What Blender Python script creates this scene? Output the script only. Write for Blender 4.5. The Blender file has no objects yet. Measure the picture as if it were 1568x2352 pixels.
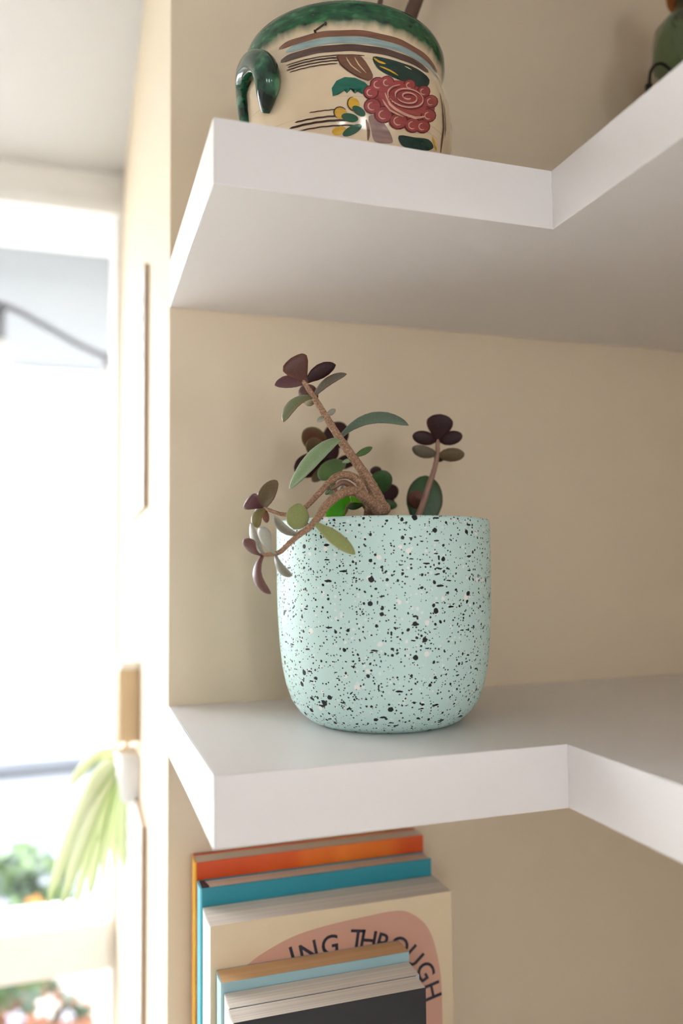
import bpy, bmesh, math, random
from mathutils import Vector, Matrix, noise
random.seed(7)
S = bpy.context.scene
COL = S.collection

# ------------------------------------------------------------------ camera
cam_d = bpy.data.cameras.new('camera')
cam = bpy.data.objects.new('camera', cam_d); COL.objects.link(cam)
cam_d.sensor_fit = 'VERTICAL'; cam_d.sensor_height = 36.0; cam_d.sensor_width = 24.0
cam_d.lens = 1860.72 / 2352 * 36.0
Rv, Uv, Fv = Vector((0.9512, -0.3084, -0.0102)), Vector((-0.0101, -0.0641, 0.9979)), Vector((0.3084, 0.9491, 0.0641))
m3 = Matrix((Rv, Uv, -Fv)).transposed()
cam.matrix_world = Matrix.Translation((-0.0688, -0.6599, 1.4607)) @ m3.to_4x4()
cam_d.clip_start = 0.02; cam_d.clip_end = 60
cam_d.dof.use_dof = True; cam_d.dof.focus_distance = 0.535; cam_d.dof.aperture_fstop = 2.8
S.camera = cam

# ------------------------------------------------------------------ daylight
W = bpy.data.worlds.new('World'); S.world = W; W.use_nodes = True
bg = W.node_tree.nodes['Background']
bg.inputs[0].default_value = (0.935, 0.96, 1.01, 1); bg.inputs[1].default_value = 14.0

def portal(name, loc, rot, sx, sy):
    l = bpy.data.lights.new(name, 'AREA'); l.shape = 'RECTANGLE'; l.size = sx; l.size_y = sy
    l.cycles.is_portal = True
    o = bpy.data.objects.new(name, l); COL.objects.link(o); o.location = loc; o.rotation_euler = rot
    return o
portal('window_daylight', (-0.78, 0.965, 0.97), (-math.pi/2, 0, 0), 1.54, 2.18)

REAR_FILL = (-0.95, 0.10, 1.15)          # centres of three unseen windows, added behind the camera for fill light
for x in REAR_FILL: portal('rear_fill_daylight', (x, -2.93, 1.50), (math.pi/2, 0, 0), 0.32, 0.56)

vs = S.view_settings
vs.view_transform = 'Standard'; vs.look = 'None'; vs.gamma = 1.0; vs.exposure = 0.27
vs.use_curve_mapping = False
S.cycles.max_bounces = 6; S.cycles.diffuse_bounces = 5; S.cycles.glossy_bounces = 3; S.cycles.transmission_bounces = 5; S.cycles.transparent_max_bounces = 8
S.cycles.use_adaptive_sampling = True; S.cycles.adaptive_threshold = 0.14; S.cycles.adaptive_min_samples = 16; S.cycles.caustics_reflective = False; S.cycles.caustics_refractive = False
S.cycles.sample_clamp_indirect = 12.0

# ------------------------------------------------------------------ helpers
def tag(o, label=None, cat=None, group=None, kind=None):
    if label: o['label'] = label
    if cat: o['category'] = cat
    if group: o['group'] = group
    if kind: o['kind'] = kind
    return o
def empty(name, loc, label=None, cat=None, group=None):
    o = bpy.data.objects.new(name, None); COL.objects.link(o); o.location = loc
    o.empty_display_size = 0.02
    return tag(o, label, cat, group)
def link(name, me, mat, parent=None, smooth=False):
    o = bpy.data.objects.new(name, me); COL.objects.link(o)
    if mat is not None: me.materials.append(mat)
    if smooth:
        me.polygons.foreach_set('use_smooth', [True] * len(me.polygons))
    if parent is not None:
        o.parent = parent
        if parent.type == 'EMPTY': o.matrix_parent_inverse = Matrix.Translation(-parent.location)   # meshes are in world metres
    return o
def mk(name, v, f, mat, parent=None, smooth=False):
    me = bpy.data.meshes.new(name); me.from_pydata([tuple(a) for a in v], [], f); me.update()
    bm = bmesh.new(); bm.from_mesh(me); bmesh.ops.recalc_face_normals(bm, faces=bm.faces); bm.to_mesh(me); bm.free()
    return link(name, me, mat, parent, smooth)
def boxv(a, b):
    (x0, y0, z0), (x1, y1, z1) = a, b
    v = [(x0,y0,z0),(x1,y0,z0),(x1,y1,z0),(x0,y1,z0),(x0,y0,z1),(x1,y0,z1),(x1,y1,z1),(x0,y1,z1)]
    f = [(0,3,2,1),(4,5,6,7),(0,1,5,4),(1,2,6,5),(2,3,7,6),(3,0,4,7)]
    return v, f
def boxes(name, lst, mat, parent=None, bev=0.0):
    V, Fc = [], []
    for a, b in lst:
        v, f = boxv(a, b); k = len(V); V += v; Fc += [tuple(i + k for i in q) for q in f]
    o = mk(name, V, Fc, mat, parent)
    if bev: bevel(o, bev)
    return o
def box(name, a, b, mat, parent=None, bev=0.0): return boxes(name, [(a, b)], mat, parent, bev)
def bevel(o, w, seg=2):
    bm = bmesh.new(); bm.from_mesh(o.data)
    bmesh.ops.bevel(bm, geom=[e for e in bm.edges if e.calc_face_angle(0) > 0.5], offset=w, segments=seg, affect='EDGES', profile=0.6)
    bm.to_mesh(o.data); bm.free()
def prism(name, pts, z0, z1, mat, parent=None, bev=0.0):
    n = len(pts)
    V = [(x, y, z0) for x, y in pts] + [(x, y, z1) for x, y in pts]
    Fc = [tuple(range(n))[::-1], tuple(range(n, 2*n))] + [(i, (i+1) % n, n+(i+1) % n, n+i) for i in range(n)]
    o = mk(name, V, Fc, mat, parent)
    if bev: bevel(o, bev)
    return o
def lathe(name, c, prof, mat, parent=None, n=72, a0=0.0, a1=None, cap=True):
    V, Fc = [], []; full = a1 is None; m = n if full else n + 1
    for r, z in prof:
        for i in range(m):
            a = a0 + (2*math.pi if full else a1 - a0) * i / n
            V.append((c[0] + r*math.cos(a), c[1] + r*math.sin(a), z))
    for k in range(len(prof) - 1):
        for i in range(n):
            j = (i + 1) % m
            Fc.append((k*m+i, k*m+j, (k+1)*m+j, (k+1)*m+i))
    if full and cap:
        Fc.append(tuple(range(m))); Fc.append(tuple(range((len(prof)-1)*m, len(prof)*m)))
    return mk(name, V, Fc, mat, parent, True)
def catmull(P, sub):
    out = []; n = len(P)
    for i in range(n - 1):
        p0, p1, p2, p3 = P[max(i-1, 0)], P[i], P[i+1], P[min(i+2, n-1)]
        for k in range(sub):
            t = k / sub
            out.append(tuple(0.5*((2*b) + (-a+c)*t + (2*a-5*b+4*c-d)*t*t + (-a+3*b-3*c+d)*t**3) for a, b, c, d in zip(p0, p1, p2, p3)))
    out.append(tuple(P[-1])); return out
def tube(name, pts, mat, parent=None, seg=10, sub=6, ripple=0.0, cap=True):
    """pts: (x, y, z, radius)"""
    Q = catmull(pts, sub) if sub > 1 else pts
    V, Fc = [], []; up = None
    for i, q in enumerate(Q):
        p = Vector(q[:3]); a = Vector(Q[max(i-1, 0)][:3]); b = Vector(Q[min(i+1, len(Q)-1)][:3])
        t = (b - a).normalized()
        if up is None:
            up = t.orthogonal().normalized()
        up = (up - t * up.dot(t)).normalized(); s = t.cross(up)
        r = max(q[3], 1e-5)
        for k in range(seg):
            an = 2*math.pi*k/seg
            rr = r * (1 + ripple * noise.noise(Vector((k*1.7, i*0.9, 3.1))) + (ripple*1.6 if ripple and i % 7 == 3 else 0))
            V.append(p + (up*math.cos(an) + s*math.sin(an)) * rr)
    for i in range(len(Q) - 1):
        for k in range(seg):
            j = (k+1) % seg; Fc.append((i*seg+k, i*seg+j, (i+1)*seg+j, (i+1)*seg+k))
    if cap:
        Fc.append(tuple(range(seg))); Fc.append(tuple(range((len(Q)-1)*seg, len(Q)*seg)))
    return mk(name, V, Fc, mat, parent, True)

# ------------------------------------------------------------------ materials
def lin(c):
    return tuple((x/255/12.92 if x/255 <= .04045 else ((x/255+.055)/1.055)**2.4) for x in c) + (1.0,)
class NM:
    def __init__(s, name, rough=0.5, spec=0.5):
        s.m = bpy.data.materials.new(name); s.m.use_nodes = True
        s.t = s.m.node_tree; s.b = s.t.nodes['Principled BSDF']; s.out = s.t.nodes['Material Output']
        s.b.inputs['Roughness'].default_value = rough; s.b.inputs['Specular IOR Level'].default_value = spec
    def n(s, ty, **kw):
        nd = s.t.nodes.new(ty)
        for k, v in kw.items(): setattr(nd, k, v)
        return nd
    def l(s, a, b): s.t.links.new(a, b)
    def val(s, sock, v):
        if hasattr(v, 'is_output'): s.l(v, sock)
        else: sock.default_value = v
    def math(s, op, a, b=0.0, c=None):
        nd = s.n('ShaderNodeMath', operation=op); s.val(nd.inputs[0], a); s.val(nd.inputs[1], b)
        if c is not None: s.val(nd.inputs[2], c)
        return nd.outputs[0]
    def mix(s, fac, a, b):
        nd = s.n('ShaderNodeMix', data_type='RGBA'); s.val(nd.inputs[0], fac); s.val(nd.inputs[6], a); s.val(nd.inputs[7], b)
        return nd.outputs[2]
    def coord(s): return s.n('ShaderNodeTexCoord').outputs['Object']
    def scale(s, v, sc):
        nd = s.n('ShaderNodeMapping'); s.l(v, nd.inputs[0]); nd.inputs['Scale'].default_value = sc; return nd.outputs[0]
    def noise(s, v, sc, det=3.0, rough=0.5):
        nd = s.n('ShaderNodeTexNoise'); s.l(v, nd.inputs['Vector']); nd.inputs['Scale'].default_value = sc
        nd.inputs['Detail'].default_value = det; nd.inputs['Roughness'].default_value = rough; return nd.outputs['Fac']
    def ramp(s, f, stops):
        nd = s.n('ShaderNodeValToRGB'); s.l(f, nd.inputs[0]); e = nd.color_ramp.elements
        while len(e) < len(stops): e.new(0.5)
        for i, (p, c) in enumerate(stops): e[i].position = p; e[i].color = c
        return nd.outputs[0]
    def bump(s, h, st, dist=0.001):
        nd = s.n('ShaderNodeBump'); s.l(h, nd.inputs['Height']); nd.inputs['Strength'].default_value = st; nd.inputs['Distance'].default_value = dist
        s.l(nd.outputs[0], s.b.inputs['Normal'])
    def color(s, c): s.val(s.b.inputs['Base Color'], c)
def plain(name, c, rough=0.5, var=0.08, sc=40, bump=0.0, spec=0.5, metal=0.0):
    q = NM(name, rough, spec); c = lin(c); v = q.coord(); f = q.noise(v, sc)
    lo = tuple(x*(1-var) for x in c[:3]) + (1,); hi = tuple(min(1, x*(1+var)) for x in c[:3]) + (1,)
    q.color(q.mix(f, lo, hi)); q.b.inputs['Metallic'].default_value = metal
    if bump: q.bump(q.noise(v, sc*8), bump)
    return q.m

M = {}
M['wall'] = plain('beige_wall_paint', (226, 209, 182), 0.75, 0.02, 6, 0.08)
M['ceil'] = plain('white_ceiling_paint', (204, 202, 200), 0.8, 0.02, 5, 0.05)
M['wall2'] = plain('white_wall_paint', (242, 240, 236), 0.8, 0.02, 5, 0.05)
M['floor'] = plain('oak_floor', (218, 213, 206), 0.5, 0.06, 6)
M['shelf'] = plain('white_laminate', (234, 229, 227), 0.38, 0.01, 5, 0.015)
M['trim'] = plain('white_gloss_trim', (243, 242, 240), 0.4, 0.01, 5)
M['tan'] = plain('pale_tan_wood', (214, 188, 150), 0.6, 0.08, 30)
M['board_edge'] = plain('raw_board_edge', (188, 168, 146), 0.7, 0.06, 60)
M['white_cer'] = plain('white_ceramic', (244, 243, 240), 0.3, 0.01, 10)
M['soil'] = plain('dark_soil', (58, 44, 34), 0.95, 0.5, 180, 0.6)
M['cord'] = plain('grey_cord', (124, 126, 132), 0.6, 0.05)
M['canopy'] = plain('pale_grey_canopy', (148, 152, 156), 0.8, 0.02, 3)
M['canopy_edge'] = plain('grey_canopy_edge', (150, 156, 164), 0.6, 0.05)
M['facade'] = plain('white_render', (176, 180, 188), 0.9, 0.02, 2, 0.05)
M['gwall'] = plain('pale_blue_render', (146, 152, 162), 0.9, 0.03, 2, 0.05)
M['coping'] = plain('dark_coping', (44, 48, 54), 0.7, 0.1, 6)
M['patio'] = plain('grey_paving', (128, 128, 120), 0.9, 0.12, 8)
M['terra'] = plain('terracotta', (176, 104, 70), 0.8, 0.1, 20)
M['steel'] = plain('dark_wire', (60, 56, 50), 0.35, 0.05, 50, metal=0.9)

# ------------------------------------------------------------------ measured shapes (world metres)
STEMS = [
    ('A',[(0.1274,-0.1445,1.4973,0.0053),(0.1251,-0.1442,1.5035,0.0049),(0.1216,-0.1436,1.5121,0.004),(0.1149,-0.1442,1.5223,0.0034),(0.1068,-0.1444,1.533,0.0031),(0.0974,-0.1454,1.5453,0.0028),(0.0874,-0.1473,1.5593,0.0023),(0.0776,-0.1502,1.5723,0.0019),(0.0724,-0.1521,1.5785,0.0016),(0.0693,-0.1525,1.5829,0.0011)]),
    ('C',[(0.13,-0.1444,1.4988,0.0045),(0.1248,-0.1479,1.4973,0.0047),(0.1177,-0.1511,1.5014,0.0042),(0.111,-0.1545,1.5051,0.0039),(0.1053,-0.157,1.508,0.0034),(0.0983,-0.16,1.5079,0.0031),(0.0899,-0.1644,1.5045,0.0029),(0.0802,-0.1703,1.4978,0.0028),(0.0725,-0.1756,1.4889,0.0023),(0.0669,-0.1755,1.4831,0.002),(0.0615,-0.1746,1.4794,0.0019),(0.0552,-0.1721,1.4735,0.0016),(0.0495,-0.1689,1.4682,0.0015),(0.0425,-0.1644,1.467,0.0012),(0.0391,-0.1622,1.4668,0.001)]),
    ('B',[(0.1139,-0.1491,1.5053,0.0029),(0.1123,-0.1468,1.5105,0.0029),(0.1114,-0.1468,1.5149,0.0028),(0.1077,-0.1469,1.5183,0.0028),(0.102,-0.1473,1.5202,0.0026),(0.0959,-0.1473,1.5195,0.0026),(0.0903,-0.1485,1.516,0.0023),(0.0821,-0.1505,1.5081,0.002),(0.0711,-0.1536,1.4977,0.0017),(0.0636,-0.1541,1.4934,0.0014),(0.0554,-0.1535,1.4931,0.0013),(0.0472,-0.152,1.4959,0.0011),(0.0431,-0.1509,1.4979,0.0008)]),
    ('T',[(0.1269,-0.119,1.4807,0.004),(0.1258,-0.1225,1.4913,0.004),(0.1255,-0.1271,1.4981,0.004),(0.1267,-0.1361,1.5011,0.0041),(0.1279,-0.1416,1.4992,0.0042)]),
    ('D',[(0.1152,-0.0992,1.4782,0.0016),(0.1149,-0.0853,1.5079,0.0016),(0.1136,-0.0759,1.5302,0.0015),(0.1106,-0.0727,1.5455,0.0013),(0.1095,-0.0709,1.5541,0.001)]),
    ('E',[(0.1332,-0.1053,1.4812,0.0016),(0.142,-0.099,1.5024,0.0015),(0.1454,-0.0959,1.5173,0.0013),(0.1438,-0.095,1.5272,0.001)]),
    ('R',[(0.1667,-0.1091,1.4859,0.0024),(0.1711,-0.1082,1.4976,0.0024),(0.1755,-0.1082,1.5083,0.0023),(0.1792,-0.1091,1.5194,0.0021),(0.1829,-0.11,1.5304,0.0019),(0.1854,-0.1104,1.5409,0.0018),(0.1856,-0.111,1.5487,0.0016),(0.1859,-0.1114,1.5532,0.0011)]),
    ('F',[(0.1255,-0.1226,1.4944,0.0008),(0.1221,-0.124,1.5004,0.0009),(0.1173,-0.1248,1.5043,0.0009),(0.1116,-0.1207,1.5021,0.0009),(0.1099,-0.1177,1.4961,0.0008)]),
    ('H',[(0.1133,-0.1365,1.5093,0.0021),(0.1078,-0.1382,1.5136,0.0021),(0.1017,-0.1395,1.516,0.0018),(0.0961,-0.1396,1.5129,0.0013),(0.0922,-0.1392,1.5108,0.0009)]),
]
LEAVES = [
    ('A','brown','fan',(0.0729,-0.1524,1.5797),(0.0672,-0.1542,1.5873),(0.0615,-0.156,1.5948),(0.027,-0.9767,-0.213),0.0194,0.0039,0.12),
    ('A','purple','long',(0.0721,-0.1521,1.5794),(0.0635,-0.148,1.5833),(0.0537,-0.1429,1.5791),(-0.404,-0.8234,-0.3984),0.0087,0.0023,0.0),
    ('A','dark','long',(0.0732,-0.1515,1.581),(0.0813,-0.1531,1.589),(0.0922,-0.1553,1.5925),(-0.0011,-0.9492,-0.3148),0.01,0.0026,0.0),
    ('A','brown','round',(0.0829,-0.1424,1.5712),(0.0787,-0.1356,1.5761),(0.0745,-0.1288,1.581),(-0.7665,-0.6116,0.1961),0.0136,0.0035,0.0),
    ('A','olive','round',(0.0804,-0.1448,1.5718),(0.0788,-0.1395,1.5705),(0.0773,-0.1341,1.5692),(-0.7403,-0.3518,-0.5729),0.0065,0.0017,0.0),
    ('A','olivegrey','long',(0.0785,-0.1494,1.5713),(0.0845,-0.1559,1.583),(0.097,-0.1637,1.5847),(-0.718,-0.6012,0.3507),0.0075,0.0019,0.0),
    ('A','olivegreen','long',(0.0785,-0.1494,1.5713),(0.063,-0.1496,1.5711),(0.0573,-0.1518,1.5533),(-0.5135,-0.5277,0.6766),0.0108,0.0037,0.0),
    ('A','silver','long',(0.088,-0.1454,1.5599),(0.0846,-0.1468,1.5576),(0.0811,-0.1481,1.5553),(-0.1239,-0.7626,0.6349),0.0042,0.0021,0.0),
    ('A','silver','long',(0.0891,-0.1437,1.5606),(0.0927,-0.1424,1.5631),(0.0962,-0.1411,1.5656),(0.2264,-0.9557,0.1881),0.0041,0.0016,0.0),
    ('A','bluegreen','long',(0.0985,-0.1447,1.5463),(0.1143,-0.1596,1.566),(0.1358,-0.174,1.5508),(-0.5842,-0.6762,0.4488),0.0098,0.0021,0.0),
    ('A','silvergreen','long',(0.0977,-0.1454,1.5447),(0.0812,-0.1498,1.5412),(0.0613,-0.1512,1.5097),(-0.5159,-0.5783,0.632),0.0142,0.0043,-0.2),
    ('A','green','long',(0.1101,-0.1403,1.534),(0.1169,-0.1391,1.5375),(0.1238,-0.1378,1.5411),(0.1229,-0.9868,0.1052),0.0048,0.0014,0.0),
    ('A','silvergreen','long',(0.1074,-0.1435,1.5314),(0.1036,-0.1437,1.5302),(0.0998,-0.144,1.529),(0.0708,-0.9974,-0.0103),0.0032,0.0013,0.0),
    ('B','purple','fan',(0.0437,-0.151,1.4973),(0.0383,-0.1516,1.5),(0.033,-0.1521,1.5027),(-0.2538,-0.7132,-0.6533),0.0148,0.0042,0.1),
    ('B','browngreen','round',(0.0448,-0.1513,1.4967),(0.0433,-0.1494,1.5058),(0.0532,-0.1511,1.5149),(-0.4184,-0.8845,0.2062),0.0118,0.0024,0.0),
    ('B','rust','round',(0.0447,-0.1492,1.4972),(0.0443,-0.145,1.4994),(0.0439,-0.1408,1.5017),(-0.5726,-0.4313,0.6972),0.0037,0.001,0.0),
    ('B','olive','round',(0.0448,-0.1524,1.4964),(0.036,-0.1529,1.4926),(0.0395,-0.1572,1.4844),(-0.6598,-0.5471,0.5151),0.0088,0.0023,0.0),
    ('B','purple','round',(0.0443,-0.148,1.497),(0.0428,-0.1438,1.4958),(0.0413,-0.1395,1.4946),(-0.7975,-0.407,-0.4453),0.0057,0.0015,0.0),
    ('B','rust','round',(0.0449,-0.1482,1.4964),(0.0469,-0.1438,1.4924),(0.0488,-0.1394,1.4884),(0.011,-0.6763,-0.7365),0.0048,0.0013,0.0),
    ('B','yellowgreen','round',(0.0652,-0.1592,1.4995),(0.0633,-0.1627,1.4907),(0.0615,-0.1663,1.4827),(-0.1836,-0.8894,0.4187),0.0149,0.0015,0.0),
    ('C','grey','long',(0.0605,-0.1742,1.4794),(0.0504,-0.1741,1.4801),(0.0449,-0.1762,1.4908),(-0.4654,-0.5026,-0.7286),0.0079,0.0027,0.0),
    ('C','yellowgreen','long',(0.0706,-0.1801,1.4856),(0.0802,-0.1889,1.4769),(0.0897,-0.1976,1.4665),(-0.4065,-0.8383,0.3634),0.009,0.0014,0.0),
    ('C','silver','fan',(0.0485,-0.1684,1.4669),(0.0396,-0.1701,1.4723),(0.0389,-0.1749,1.4839),(-0.7565,-0.3402,-0.5585),0.0112,0.0038,0.0),
    ('C','grey','long',(0.0478,-0.1682,1.4666),(0.0476,-0.1722,1.4573),(0.0554,-0.1793,1.454),(-0.9104,-0.2506,-0.3292),0.0081,0.0032,0.0),
    ('C','maroonlit','fan',(0.0402,-0.1636,1.4665),(0.0319,-0.1637,1.4692),(0.0309,-0.1666,1.4772),(-0.487,-0.636,-0.5986),0.0093,0.0032,0.0),
    ('C','silver','long',(0.0415,-0.163,1.4673),(0.0349,-0.1583,1.4755),(0.035,-0.1559,1.4872),(-0.9251,-0.333,-0.1826),0.0082,0.003,0.0),
    ('C','maroonlit','long',(0.0405,-0.1637,1.4665),(0.0312,-0.1639,1.4524),(0.0438,-0.1716,1.4429),(-0.9303,-0.3667,-0.0084),0.0087,0.0037,0.0),
    ('D','darkrim','round',(0.1087,-0.0734,1.5487),(0.0996,-0.0767,1.5548),(0.0905,-0.0799,1.5609),(0.0536,-0.9124,-0.4058),0.0177,0.0028,0.0),
    ('D','browngreen','round',(0.1082,-0.0782,1.544),(0.0971,-0.0824,1.5506),(0.0901,-0.0873,1.548),(0.3593,-0.8675,-0.3439),0.0137,0.0027,0.0),
    ('D','dark','round',(0.1123,-0.0694,1.5494),(0.1198,-0.0672,1.5598),(0.1273,-0.0651,1.5703),(-0.0452,-0.9722,0.2296),0.0195,0.0031,0.0),
    ('D','dark','round',(0.1088,-0.0729,1.5404),(0.0965,-0.0744,1.5354),(0.0843,-0.0758,1.5304),(0.1081,-0.9937,0.031),0.0184,0.0029,0.0),
    ('D','dark','round',(0.1098,-0.0751,1.5378),(0.1136,-0.0732,1.5456),(0.1174,-0.0713,1.5533),(-0.1115,-0.9501,0.2912),0.0126,0.0033,0.0),
    ('D','browngreen','round',(0.1107,-0.0742,1.5353),(0.1045,-0.0749,1.5291),(0.0982,-0.0756,1.5229),(-0.0332,-0.9887,0.1461),0.0086,0.0022,0.0),
    ('D','green','round',(0.1183,-0.0936,1.5358),(0.1059,-0.0973,1.5338),(0.0976,-0.1017,1.5212),(-0.2082,-0.699,0.6841),0.0163,0.0039,0.0),
    ('D','dark','round',(0.1175,-0.067,1.5357),(0.1284,-0.065,1.54),(0.1393,-0.063,1.5443),(0.1553,-0.9861,0.0597),0.0108,0.0028,0.0),
    ('D','dark','round',(0.1139,-0.073,1.5338),(0.1114,-0.0767,1.5375),(0.1089,-0.0803,1.5411),(-0.0132,-0.6998,-0.7142),0.0073,0.0019,0.0),
    ('E','deepgreen','round',(0.1419,-0.0976,1.5132),(0.145,-0.1019,1.5226),(0.1443,-0.1047,1.5294),(-0.3958,-0.8602,-0.3215),0.0161,0.0023,0.0),
    ('E','dark','round',(0.144,-0.0908,1.527),(0.1457,-0.0853,1.531),(0.1475,-0.0798,1.535),(-0.2712,-0.5085,0.8172),0.0093,0.0024,0.0),
    ('E','dark','round',(0.1466,-0.0906,1.5113),(0.1547,-0.0892,1.5145),(0.1627,-0.0878,1.5177),(0.1228,-0.9853,0.1189),0.0132,0.0034,0.0),
    ('E','deepgreen','round',(0.144,-0.0956,1.5056),(0.1512,-0.0958,1.5047),(0.1584,-0.096,1.5038),(-0.0402,-0.992,-0.1194),0.0078,0.002,0.0),
    ('E','dark','round',(0.1468,-0.0862,1.5083),(0.1537,-0.0853,1.5085),(0.1607,-0.0844,1.5087),(0.1307,-0.9886,-0.0748),0.0099,0.0026,0.0),
    ('F','brightgreen','round',(0.114,-0.1176,1.5073),(0.1034,-0.115,1.5033),(0.1013,-0.1143,1.4882),(-0.2566,-0.9665,0.0033),0.0148,0.0012,0.0),
    ('F','limegreen','long',(0.1213,-0.1281,1.5016),(0.1134,-0.1288,1.5033),(0.1101,-0.1311,1.5073),(0.0942,-0.9424,-0.3208),0.0051,0.0021,0.0),
    ('F','deepgreen','long',(0.1183,-0.1313,1.5014),(0.1123,-0.1324,1.5005),(0.1063,-0.1336,1.4996),(0.1905,-0.9817,0.0038),0.0051,0.0015,0.0),
    ('H','silvergreen','round',(0.0922,-0.1392,1.5108),(0.0903,-0.1408,1.5121),(0.0885,-0.1424,1.5133),(0.2503,-0.7677,-0.5899),0.0038,0.0015,0.0),
    ('H','silvergreen','round',(0.0927,-0.1404,1.5098),(0.0924,-0.1434,1.5084),(0.0921,-0.1463,1.5069),(-0.5237,-0.3245,0.7877),0.0041,0.0016,0.0),
    ('H','green','round',(0.0933,-0.1386,1.5112),(0.0954,-0.1373,1.5131),(0.0976,-0.136,1.515),(0.1802,-0.8996,0.3978),0.0041,0.0017,0.0),
    ('H','silvergreen','round',(0.0916,-0.14,1.5098),(0.0896,-0.142,1.5087),(0.0877,-0.1439,1.5076),(0.5089,-0.755,0.4136),0.0029,0.0012,0.0),
    ('H','silver','long',(0.1018,-0.1374,1.515),(0.102,-0.1352,1.5131),(0.1022,-0.133,1.5112),(-0.3493,-0.5956,-0.7234),0.0027,0.0011,0.0),
    ('R','dark','spoon',(0.1856,-0.1112,1.5513),(0.1855,-0.1145,1.561),(0.1854,-0.1177,1.5708),(-0.4194,-0.8597,-0.2915),0.0201,0.0032,0.0),
    ('R','dark','round',(0.1851,-0.11,1.5521),(0.1758,-0.1092,1.5538),(0.1664,-0.1084,1.5555),(-0.1233,-0.9689,-0.2143),0.0107,0.0021,0.0),
    ('R','dark','round',(0.1869,-0.1106,1.5521),(0.1944,-0.1153,1.5536),(0.2018,-0.1199,1.5552),(-0.4958,-0.8525,-0.1657),0.0107,0.0021,0.0),
    ('R','olivegrey','round',(0.1851,-0.1104,1.5419),(0.1735,-0.1109,1.5421),(0.1646,-0.1125,1.5461),(0.0009,-0.9014,-0.433),0.0095,0.0019,0.0),
    ('R','browngreen','round',(0.1863,-0.1107,1.5409),(0.1938,-0.1174,1.5407),(0.2012,-0.124,1.5406),(-0.635,-0.708,-0.3091),0.0105,0.0021,0.0),
    ('R','dark','round',(0.1877,-0.1071,1.5434),(0.1905,-0.1031,1.5407),(0.1934,-0.0992,1.538),(-0.0228,-0.5509,-0.8343),0.0086,0.0022,0.0),
    ('R','deepgreen','round',(0.1788,-0.0975,1.4898),(0.1803,-0.0971,1.5085),(0.1817,-0.0967,1.5273),(-0.3972,-0.9164,0.0485),0.0277,0.0022,0.0),
    ('R','brown','round',(0.1769,-0.1073,1.5039),(0.1713,-0.1042,1.5079),(0.1657,-0.101,1.512),(-0.5956,-0.7695,-0.2305),0.0134,0.004,0.0),
]
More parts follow.
